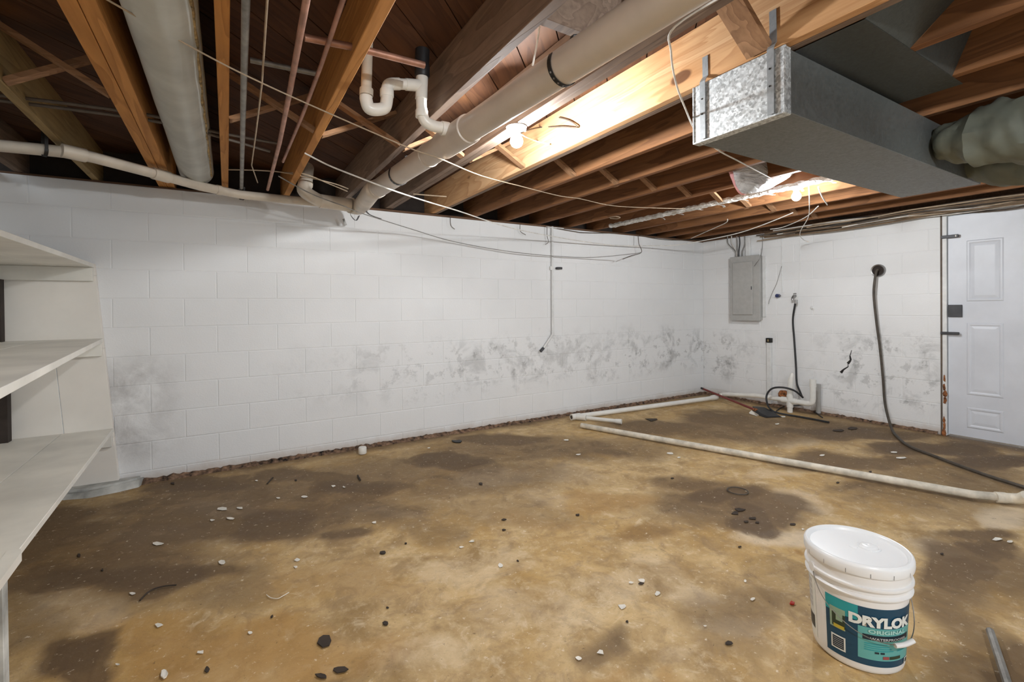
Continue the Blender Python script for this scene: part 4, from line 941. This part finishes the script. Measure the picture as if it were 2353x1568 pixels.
# broom with red handle
b0 = Vector((5.45, 4.10, 0.10)); b1 = hz(1737, 943, 0.035)
br = thing('broom', 'red-handled broom with black head lying in the corner', 'broom', b1)
obj('handle', tb([b0+(b1-b0)*0.04, b1], 0.013, 12), MT['red'], br, True)
obj('grip', tb([b0, b0+(b1-b0)*0.05], 0.0145, 12), MT['black'], br, True)
bd = hz(1785, 962, 0.0)-hz(1740, 946, 0.0); bs = Vector((-bd.y, bd.x, 0)).normalized()
bm = bmesh.new(); a = hz(1734, 944, 0); q = []
for t, w, h_ in ((0.0, 0.03, 0.05), (0.25, 0.08, 0.055), (0.6, 0.10, 0.035), (1.0, 0.09, 0.012)):
    c = a+bd*t; q.append([bm.verts.new(c+bs*w*s+Vector((0, 0, z))) for s, z in ((-1, 0.0), (1, 0.0), (0.8, h_), (-0.8, h_))])
for u_, w_ in zip(q[:-1], q[1:]):
    for k in range(4): bm.faces.new((u_[k], u_[(k+1) % 4], w_[(k+1) % 4], w_[k]))
bm.faces.new(q[0][::-1]); bm.faces.new(q[-1]); obj('head', bm, MT['black'], br)
obj('ferrule', tb([b1-(b1-b0).normalized()*0.03, b1+(b1-b0).normalized()*0.02], 0.018, 12), MT['rust'], br, True)
bm = bmesh.new(); pp = [hz(1722, 951, 0.004), hz(1740, 957, 0.004), hz(1744, 955, 0.03), hz(1728, 945, 0.03)]
vs_ = [bm.verts.new(p_) for p_ in pp]; vt = [bm.verts.new(p_+Vector((0.01, 0.012, 0.006))) for p_ in pp]; bm.faces.new(vs_); bm.faces.new(vt[::-1])
for i in range(4): bm.faces.new((vs_[i], vt[i], vt[(i+1) % 4], vs_[(i+1) % 4]))
tag(obj('paper_scrap', bm, MT['chipw']), 'white scrap leaning against the broom head', 'scrap')
tag(obj('clay_pipe_end', (lambda bm: (lathe(bm, [(0.0, 0.0), (0.05, 0.0), (0.055, 0.05), (0.035, 0.085), (0.0, 0.09)], 14, tuple(hx(1800, 915, 5.56)*1.0)), bm)[1])(bmesh.new()), MT['rust'], None, True), 'brown lump in the broken wall foot behind the standpipe', 'debris')
# board leaning behind elbow
a = hx(1880, 948, DB-0.05)
tag(obj('board_scrap', bbox((DB-0.04, a.y-0.012, 0.004), (DB-0.012, a.y+0.03, 0.33), 0.002), MT['panelgrey']), 'narrow grey board standing against the wall behind the elbow', 'board')

# wall sleeve with hose
p = hx(2019, 622, DB)
sl = thing('wall_sleeve', 'round pipe sleeve in the right wall with a hose through it', 'pipe', p)
bm = bmesh.new(); lathe(bm, [(0.047, -0.001), (0.050, 0.02), (0.060, 0.024), (0.063, 0.018), (0.063, -0.001)], 28)
bmesh.ops.rotate(bm, verts=bm.verts, cent=(0,0,0), matrix=Matrix.Rotation(-math.pi/2, 3, 'Y')); bmesh.ops.translate(bm, verts=bm.verts, vec=p); obj('rim', bm, MT['chrome'], sl, True)
bm = bmesh.new(); lathe(bm, [(0.0, 0.0), (0.047, 0.0), (0.047, 0.004), (0.0, 0.004)], 28)
bmesh.ops.rotate(bm, verts=bm.verts, cent=(0,0,0), matrix=Matrix.Rotation(-math.pi/2, 3, 'Y')); bmesh.ops.translate(bm, verts=bm.verts, vec=p+Vector((-0.0005,0,0))); obj('dark_bore', bm, MT['void'], sl, True)
gp = [p+Vector((-0.002, -0.005, 0.0)), p+Vector((-0.04, 0.0, 0.0)), hx(2010, 645, DB-0.06), hx(2008, 680, DB-0.06), hx(2014, 740, DB-0.05), hx(2022, 800, DB-0.045), hx(2029, 870, DB-0.04), hx(2034, 930, DB-0.05), hz(2048, 983, 0.03), hz(2062, 1004, 0.014), hz(2090, 1026, 0.014), hz(2150, 1050, 0.014), hz(2250, 1087, 0.014), hz(2353, 1120, 0.014), hz(2420, 1140, 0.014)]
tag(obj('garden_hose', tb(catmull(gp, 7), 0.0115, 10), MT['hose'], None, True), 'dark hose from the wall sleeve down and across the floor past the door', 'hose')
# crack in right wall
ck = [(1957, 805), (1953, 818), (1955, 828), (1948, 836), (1949, 843), (1938, 850), (1932, 857)]
bm = bmesh.new()
for i in range(len(ck)-1):
    a = hx(*ck[i], DB-0.0012); b_ = hx(*ck[i+1], DB-0.0012); w = (0.004, 0.010, 0.014, 0.004, 0.008, 0.014)[i]
    n_ = (b_-a).cross(Vector((1,0,0))).normalized()*w
    q = [bm.verts.new(c) for c in (a+n_*0.6, a-n_*0.6, b_-n_, b_+n_)]; q2 = [bm.verts.new(v_.co+Vector((0.004,0,0))) for v_ in q]
    bm.faces.new(q); bm.faces.new(q2[::-1])
    for k in range(4): bm.faces.new((q[k], q2[k], q2[(k+1) % 4], q[(k+1) % 4]))
obj('crack', bm, MT['strap'], wall_right)

# ================================================================== SHELVES
def shelf(label, zt, x_front_far, pnear, boards, th=0.026):
    """pnear: photo pixel on the front top edge near the frame side"""
    a = Vector((x_front_far, PY-0.001, zt)); b = hz(pnear[0], pnear[1], zt); d = (b-a).normalized()
    far_ = a; near_ = a+d*2.9
    t = thing('shelf', label, 'shelf', ((a.x+LEFTX)/2, PY-0.5, zt-th), 'cream shelves')
    xs = [1.0]+boards+[0.0]
    for k in range(len(xs)-1):
        bm = bmesh.new(); g = 0.0015; q = []
        for z in (zt-th, zt):
            for P_, s in ((far_, xs[k+1]), (near_, xs[k+1]), (near_, xs[k]), (far_, xs[k])):
                x = LEFTX+(P_.x-LEFTX)*s + (g if s == xs[k+1] and s > 0 else 0) - (g if s == xs[k] and s < 1 else 0)
                q.append(bm.verts.new((x+(0.004 if s == 0 else 0), P_.y, z)))
        for f in ((0,3,2,1),(4,5,6,7),(0,1,5,4),(1,2,6,5),(2,3,7,6),(3,0,4,7)): bm.faces.new([q[i] for i in f])
        bmesh.ops.bevel(bm, geom=bm.edges[:], offset=0.0015, segments=1, affect='EDGES')
        obj('shelf_board', bm, MT['shelf'], t)
    obj('cleat', bbox((LEFTX+0.02, PY-0.036, zt-th-0.092), (x_front_far-0.004, PY-0.001, zt-th-0.001), 0.0015), MT['shelf'], t)
    return t, near_, d
shelf('top cream shelf seen from below, against the back wall', 1.528, -0.757, (0, 527), [0.5])
shelf('middle cream shelf on the left', 1.027, -0.718, (0, 893), [0.45])
lowt, ln, ld = shelf('lowest and widest-looking cream shelf with a seam, at left', 0.412, -0.672, (45, 1262), [0.52])
# dark strips standing in for the dark corner at the left wall
tag(obj('corner_strip', bbox((LEFTX+0.001, PY-0.10, 0.412), (LEFTX+0.062, PY-0.04, 1.007)), MT['void']), 'dark narrow strip in the shelf corner above the lowest shelf', 'dark_strip')
tag(obj('corner_strip', bbox((LEFTX+0.001, PY-0.10, 1.028), (LEFTX+0.040, PY-0.04, 1.41)), MT['void']), 'dark narrow strip in the shelf corner above the middle shelf', 'dark_strip')
# support panel under low shelf
pp = hz(17, 1310, 0.39)
tag(obj('shelf_support', bbox((LEFTX+0.003, 2.06, 0.001), (pp.x+0.002, 2.10, 0.391), 0.002), MT['concrete']), 'pale upright panel carrying the lowest shelf at the left edge', 'panel')
# warped front edge piece near the frame
a = hz(45, 1262, 0.413)
bm = bmesh.new(); d = ld; s_ = Vector((d.y, -d.x, 0)).normalized()*-1
if s_.x < 0: s_ = -s_
q = []
for t, w in ((0.0, 0.002), (0.03, 0.012), (0.9, 0.014)):
    c = a+d*t; q.append([bm.verts.new(c+s_*w_+Vector((0, 0, z))) for w_, z in ((-0.03, 0.0015), (w, 0.0), (w, -0.030), (-0.03, -0.0285))])
for u_, w_ in zip(q[:-1], q[1:]):
    for k in range(4): bm.faces.new((u_[k], u_[(k+1) % 4], w_[(k+1) % 4], w_[k]))
bm.faces.new(q[0][::-1]); bm.faces.new(q[-1]); obj('edge_patch', bm, MT['shelf'], lowt)

# ================================================================== BUCKET
BC = Vector((1.882, 0.787, 0.0)); BHH = 0.362
bk = thing('paint_bucket', 'white plastic bucket with teal and navy label standing on the floor', 'bucket', BC)
def br_(z): return 0.131+(0.148-0.131)*(z/0.345)
bm = bmesh.new()
prof = [(0, 0.001), (0.118, 0.001), (0.124, 0.0), (0.1285, 0.004), (0.131, 0.012)]+[(br_(z), z) for z in (0.05, 0.12, 0.2, 0.245)]
prof += [(br_(0.25), 0.25), (0.1535, 0.252), (0.1545, 0.256), (br_(0.262)+0.001, 0.262), (br_(0.28)+0.001, 0.28), (0.1555, 0.2815), (0.1565, 0.286), (0.1555, 0.290), (0.1490, 0.292), (0.1495, 0.318), (0.150, 0.34), (0.145, 0.345), (0, 0.345)]
lathe(bm, prof, 64, BC); obj('body', bm, MT['bucket'], bk, True)
bm = bmesh.new()
lathe(bm, [(0.1505, 0.325), (0.1565, 0.326), (0.1585, 0.335), (0.1585, 0.352), (0.156, 0.360), (0.151, 0.3635), (0.146, 0.3625), (0.1415, 0.357), (0.139, 0.351), (0.120, 0.3515), (0, 0.3525)], 64, BC)
lid = obj('lid', bm, MT['lid'], bk, True)
vd = Vector((BC.x, BC.y, 0)).normalized(); sd = Vector((-vd.y, vd.x, 0))   # away from camera, leftwards
sc_ = BC + vd*0.028 - sd*0.035 + Vector((0, 0, 0.352))
bm = bmesh.new(); lathe(bm, [(0.034, 0), (0.034, 0.003), (0.031, 0.005), (0.027, 0.002), (0.024, 0.006), (0.020, 0.008), (0.008, 0.008), (0.006, 0.004), (0, 0.004)], 32, sc_); obj('pour_cap', bm, MT['lid'], lid, True)
bm = bmesh.new(); lathe(bm, [(0.0, 0.0), (0.013, 0.0), (0.012, 0.003), (0, 0.004)], 20, BC+vd*0.0+sd*0.01+Vector((0,0,0.3522))); obj('vent_plug', bm, MT['lid'], lid, True)
bm = bmesh.new()
for a in range(0, 360, 24):
    t = math.radians(a); r = 0.1588; c = BC+Vector((r*math.cos(t), r*math.sin(t), 0)); tn = Vector((-math.sin(t), math.cos(t), 0)); nn_ = Vector((math.cos(t), math.sin(t), 0))
    q = [bm.verts.new(c+tn*sx*0.0006+nn_*0.0003+Vector((0,0,z))) for sx, z in ((-1, 0.327), (1, 0.327), (1, 0.341), (-1, 0.341))]; bm.faces.new(q)
obj('tear_slot', bm, MT['steel'], lid)
# angles measured round the bucket: 0 = towards camera, + = to the viewer's right
cang = math.atan2(-vd.y, -vd.x)
def onb(deg, z, extra=0.0, r=None):
    t = cang+math.radians(deg); r_ = (br_(z) if r is None else r)+extra
    return Vector((BC.x+r_*math.cos(t), BC.y+r_*math.sin(t), z))
def patch(name, d0, d1, z0, z1, mat, parent, extra, nz=4):
    bm = bmesh.new(); n_ = max(2, int(abs(d1-d0)/3)); g = [[bm.verts.new(onb(d0+(d1-d0)*i/n_, z0+(z1-z0)*j/nz, extra)) for i in range(n_+1)] for j in range(nz+1)]
    for j in range(nz):
        for i in range(n_): bm.faces.new((g[j][i], g[j][i+1], g[j+1][i+1], g[j+1][i]))
    return obj(name, bm, mat, parent, True)
def flat(name, c, r=0.35):
    m, nt, b = new_mat(name); b.inputs['Base Color'].default_value = (*c, 1); b.inputs['Roughness'].default_value = r; return m
NAVY = flat('label_navy', (0.008, 0.06, 0.115)); TEAL = flat('label_teal', (0.02, 0.33, 0.36)); AQUA = flat('label_aqua', (0.13, 0.42, 0.40)); INK = flat('label_ink', (0.01, 0.025, 0.04))
WHT = flat('label_white', (0.80, 0.82, 0.78)); PHD = flat('label_photo_dark', (0.03, 0.05, 0.03)); PHY = flat('label_photo_yellow', (0.55, 0.42, 0.05)); PHG = flat('label_photo_pale', (0.30, 0.42, 0.30)); PHP = flat('label_pale_aqua', (0.42, 0.68, 0.62)); LRED = flat('label_red', (0.35, 0.08, 0.08)); LGREY = flat('label_grey', (0.55, 0.55, 0.56))
E1 = 0.0006
lab = patch('label', -38, 100, 0.028, 0.222, NAVY, bk, E1, 6)
patch('teal_band', -38, 1, 0.172, 0.222, TEAL, lab, E1*2)
patch('aqua_field', 1, 78, 0.050, 0.157, AQUA, lab, E1*2)
patch('name_band', 6, 72, 0.116, 0.134, INK, lab, E1*3, 2)
patch('picture', -32, -13, 0.118, 0.188, PHG, lab, E1*3)
patch('picture_dark', -29, -13, 0.124, 0.170, PHD, lab, E1*4)
patch('picture_glow', -27, -14, 0.120, 0.132, PHY, lab, E1*5)
patch('picture_window', -24, -16, 0.146, 0.176, PHG, lab, E1*5)
patch('notice_frame', -31, -13, 0.046, 0.094, WHT, lab, E1*3)
patch('notice_field', -29, -15, 0.051, 0.089, INK, lab, E1*4)
for k in range(5): patch('text_line', -28, -16, 0.0565+k*0.0065, 0.0580+k*0.0065, LGREY, lab, E1*5, 1)
for k in range(4): patch('text_line', 8, 44-k*3, 0.082+k*0.007, 0.0845+k*0.007, TEAL, lab, E1*4, 1)
for k in range(3): patch('text_line', 50, 72, 0.082+k*0.007, 0.0845+k*0.007, TEAL, lab, E1*4, 1)
patch('dot_mark', 20, 25, 0.073, 0.079, INK, lab, E1*4, 1); patch('dot_mark', 27, 32, 0.073, 0.079, INK, lab, E1*4, 1)
patch('badge', 30, 38, 0.056, 0.066, LRED, lab, E1*4, 1); patch('badge', 39, 56, 0.056, 0.066, PHD, lab, E1*4, 1)
patch('corner_code', 66, 76, 0.030, 0.050, WHT, lab, E1*4, 1); patch('corner_mark', 68, 74, 0.034, 0.047, INK, lab, E1*5, 1)
side = patch('side_label', -88, -57, 0.03, 0.24, WHT, bk, E1, 4)
for k in range(5): patch('text_block', -86, -66, 0.128+k*0.021, 0.144+k*0.021, LGREY, side, E1*2, 1)
patch('dark_block', -86, -62, 0.056, 0.102, INK, side, E1*2, 2)
def text(s, deg0, z0, size, mat, parent, extra, width_deg, bold=0.0, name='lettering'):
    cu = bpy.data.curves.new('txt', 'FONT'); cu.body = s; cu.size = size; cu.offset = bold; cu.resolution_u = 3
    to = bpy.data.objects.new('txt', cu); COL.objects.link(to); bpy.context.view_layer.update()
    dg = bpy.context.evaluated_depsgraph_get(); me = bpy.data.meshes.new_from_object(to.evaluated_get(dg)); bpy.data.objects.remove(to)
    bm = bmesh.new(); bm.from_mesh(me); bpy.data.meshes.remove(me)
    bmesh.ops.triangulate(bm, faces=bm.faces[:])
    bmesh.ops.subdivide_edges(bm, edges=[e for e in bm.edges if e.calc_length() > size*0.25], cuts=2)
    xs = [v_.co.x for v_ in bm.verts]; x0, x1 = min(xs), max(xs)
    for v_ in bm.verts: v_.co = onb(deg0+(v_.co.x-x0)/(x1-x0)*width_deg, z0+v_.co.y, extra)
    return obj(name, bm, mat, parent)
text('DRYLOK', -9, 0.163, 0.044, WHT, lab, E1*6, 80, 0.0026)
text('ORIGINAL', 12, 0.141, 0.0165, PHP, lab, E1*6, 50, 0.0006)
text('WATERPROOFER', 14, 0.119, 0.0115, LGREY, lab, E1*6, 50, 0.0003)
# bail wire and grip
ear = onb(-56, 0.285, 0.006)
P = [ear, onb(-50, 0.255, 0.012), onb(-40, 0.215, 0.014), onb(-28, 0.185, 0.014), onb(-14, 0.160, 0.014), onb(2, 0.140, 0.016), onb(20, 0.127, 0.018), onb(40, 0.120, 0.02), onb(58, 0.125, 0.022), onb(80, 0.15, 0.016), onb(100, 0.20, 0.012), onb(118, 0.25, 0.010), onb(124, 0.285, 0.006)]
bail = obj('bail', tb(catmull(P, 6), 0.0014, 6), MT['chrome'], bk, True)
obj('grip', tb(catmull([onb(38, 0.119, 0.022), onb(50, 0.121, 0.024), onb(62, 0.127, 0.028)], 5), 0.0075, 12), MT['bucket'], bail, True)
for dg_ in (-56, 124):
    c = onb(dg_, 0.285, 0.0); n_ = (c-Vector((BC.x, BC.y, c.z))).normalized()
    obj('ear', tb([c-n_*0.004, c+n_*0.011, c+n_*0.012], [0.017, 0.016, 0.011], 14), MT['bucket'], bk, True)

# ================================================================== FLOOR BITS
def flake(name, label, cat, px, py, rx, ry, mat, th=0.003, seed=0, grp=None, curl=0.0):
    rnd = random.Random(seed*31+px); c = hz(px, py, 0.0); a = hz(px+rx, py, 0)-c; b = hz(px, py+ry, 0)-c
    n = 7; bm = bmesh.new(); lo = []; hi = []
    for i in range(n):
        t = 2*math.pi*i/n; k = rnd.uniform(0.55, 1.15)
        q = c+a*math.cos(t)*k+b*math.sin(t)*k; q.z = 0.0005+curl*abs(math.cos(t))
        lo.append(bm.verts.new(q)); hi.append(bm.verts.new(q+Vector((0, 0, th*rnd.uniform(0.6, 1.4)))))
    bm.faces.new(hi); bm.faces.new(lo[::-1])
    for i in range(n): bm.faces.new((lo[i], lo[(i+1) % n], hi[(i+1) % n], hi[i]))
    return tag(obj(name, bm, mat), label, cat, grp)
W_ = [(513,1170,14,4),(530,1192,10,4),(487,1196,6,3),(552,1168,8,3),(363,1250,13,4),(510,1294,9,6),(684,1287,8,4),(680,1304,6,3),(305,1365,8,3),(365,1438,12,5),(462,1500,9,5),(270,1528,6,3),(575,1455,8,4),(700,1142,9,3),(766,1118,5,3),(790,1120,4,2),(860,1201,6,3),(1085,1245,8,3),(1150,1300,8,5),(1060,1258,6,3),(1475,1335,8,5),(1450,1340,6,4),(1620,1440,4,2),(1730,1378,6,4),(1712,1336,4,4),(1430,1395,10,7),(1510,1365,7,5),(985,1030,4,2),(590,1105,4,2),(640,1145,6,2),(2070,1053,14,3),(1845,1217,4,2),(2055,1040,9,2),(1890,1047,7,2),(1800,958,8,2),(1785,975,7,2),(1540,1042,10,3),(1560,1052,5,2),(1330,1045,7,2),(1300,1012,8,2),(2290,1240,12,4),(2320,1245,8,4),(1380,1500,10,6),(1330,1515,8,6)]
for k, (x, y, rx, ry) in enumerate(W_): flake('paint_flake', 'small white paint flake lying on the stained concrete floor', 'debris', x, y, rx, ry, MT['chipw'], 0.0012, k, 'white paint flakes on the floor', 0.001)
D_ = [(880,1271,7,4),(1105,1113,5,3),(1158,1195,6,2),(1158,1219,5,2),(886,1435,8,5),(890,1398,4,2),(625,1418,4,4),(235,1311,4,3),(182,1277,4,5),(1473,1342,7,3),(1441,1430,4,3),(1327,1184,7,3),(1675,1480,9,5),(1700,1258,4,2),(1740,1202,7,2),(1820,1206,9,3),(1700,1172,12,4),(1690,1180,10,4),(1730,1192,9,3),(1715,1200,7,3),(1545,1100,4,2),(1500,965,18,4),(1190,1290,3,2),(932,1250,3,2),(476,1540,6,8),(2165,1274,5,3),(1925,1110,4,2),(1960,985,18,3),(1925,990,14,3),(2000,1085,4,2),(680,1105,4,2),(397,1112,5,3),(780,1540,22,8),(740,1555,16,7)]
for k, (x, y, rx, ry) in enumerate(D_): flake('dark_debris', 'small dark crumb of debris on the stained concrete floor', 'debris', x, y, rx, ry, MT['chipd'], 0.003, k+90, 'dark crumbs on the floor')
flake('bark_chip', 'largest dark brown chip on the floor at lower left', 'debris', 746, 1474, 19, 16, MT['chipd'], 0.004, 5)
flake('black_chip', 'flat black chip near the foot of the back wall', 'debris', 1050, 1015, 13, 4, MT['black'], 0.006, 6)
flake('red_chip', 'tiny red plastic bit on the floor left of the bucket', 'debris', 1820, 1388, 6, 4, MT['chipr'], 0.006, 8)
flake('paint_chip', 'long white paint chip at the bottom edge of the floor', 'debris', 378, 1550, 9, 15, MT['chipw'], 0.004, 9)
tag(obj('twig', tb([hz(822,1093,0.006), hz(828,1104,0.006)], 0.006, 6), MT['chipd']), 'short black twig near the pipe cap on the floor', 'twig', 'black twigs')
tag(obj('twig', tb([hz(627,1098,0.005), hz(614,1112,0.005)], 0.005, 6), MT['chipd']), 'short black twig near the back wall at left', 'twig', 'black twigs')
tag(obj('twig', tb(catmull([hz(322,1380,0.004), hz(345,1358,0.004), hz(375,1348,0.006), hz(405,1345,0.004)], 5), 0.0035, 6), MT['chipd']), 'long thin dark twig on the wet patch at lower left', 'twig', 'black twigs')
tag(obj('plastic_curl', tb(catmull([hz(612,1367,0.003), hz(622,1374,0.004), hz(638,1376,0.003), hz(650,1370,0.004), hz(664,1362,0.003)], 4), 0.0016, 6), MT['chipw']), 'curled white plastic strip on the floor at left', 'debris')
c = hz(833, 1043, 0); bm = bmesh.new(); lathe(bm, [(0, 0.001), (0.030, 0.001), (0.033, 0.006), (0.033, 0.05), (0.029, 0.057), (0, 0.058)], 20, c)
tag(obj('drain_cap', bm, MT['pvc'], None, True), 'white plastic pipe cap standing at the foot of the back wall', 'cap')
rc = hz(1695, 1130, 0); bm = bmesh.new(); tube(bm, [rc+Vector((0.062*math.cos(t/32*2*math.pi), 0.062*math.sin(t/32*2*math.pi), 0.005)) for t in range(33)], 0.0035, 8, False)
tag(obj('wire_ring', bm, MT['hose'], None, True), 'thin dark ring lying on the stained middle of the floor', 'ring')
a = hz(2275, 1450, 0.016); b_ = hz(2318, 1580, 0.016)
tag(obj('metal_rod', tb([a, b_], 0.012, 8), MT['conduit']), 'grey metal rod on the floor at the lower right corner', 'rod')
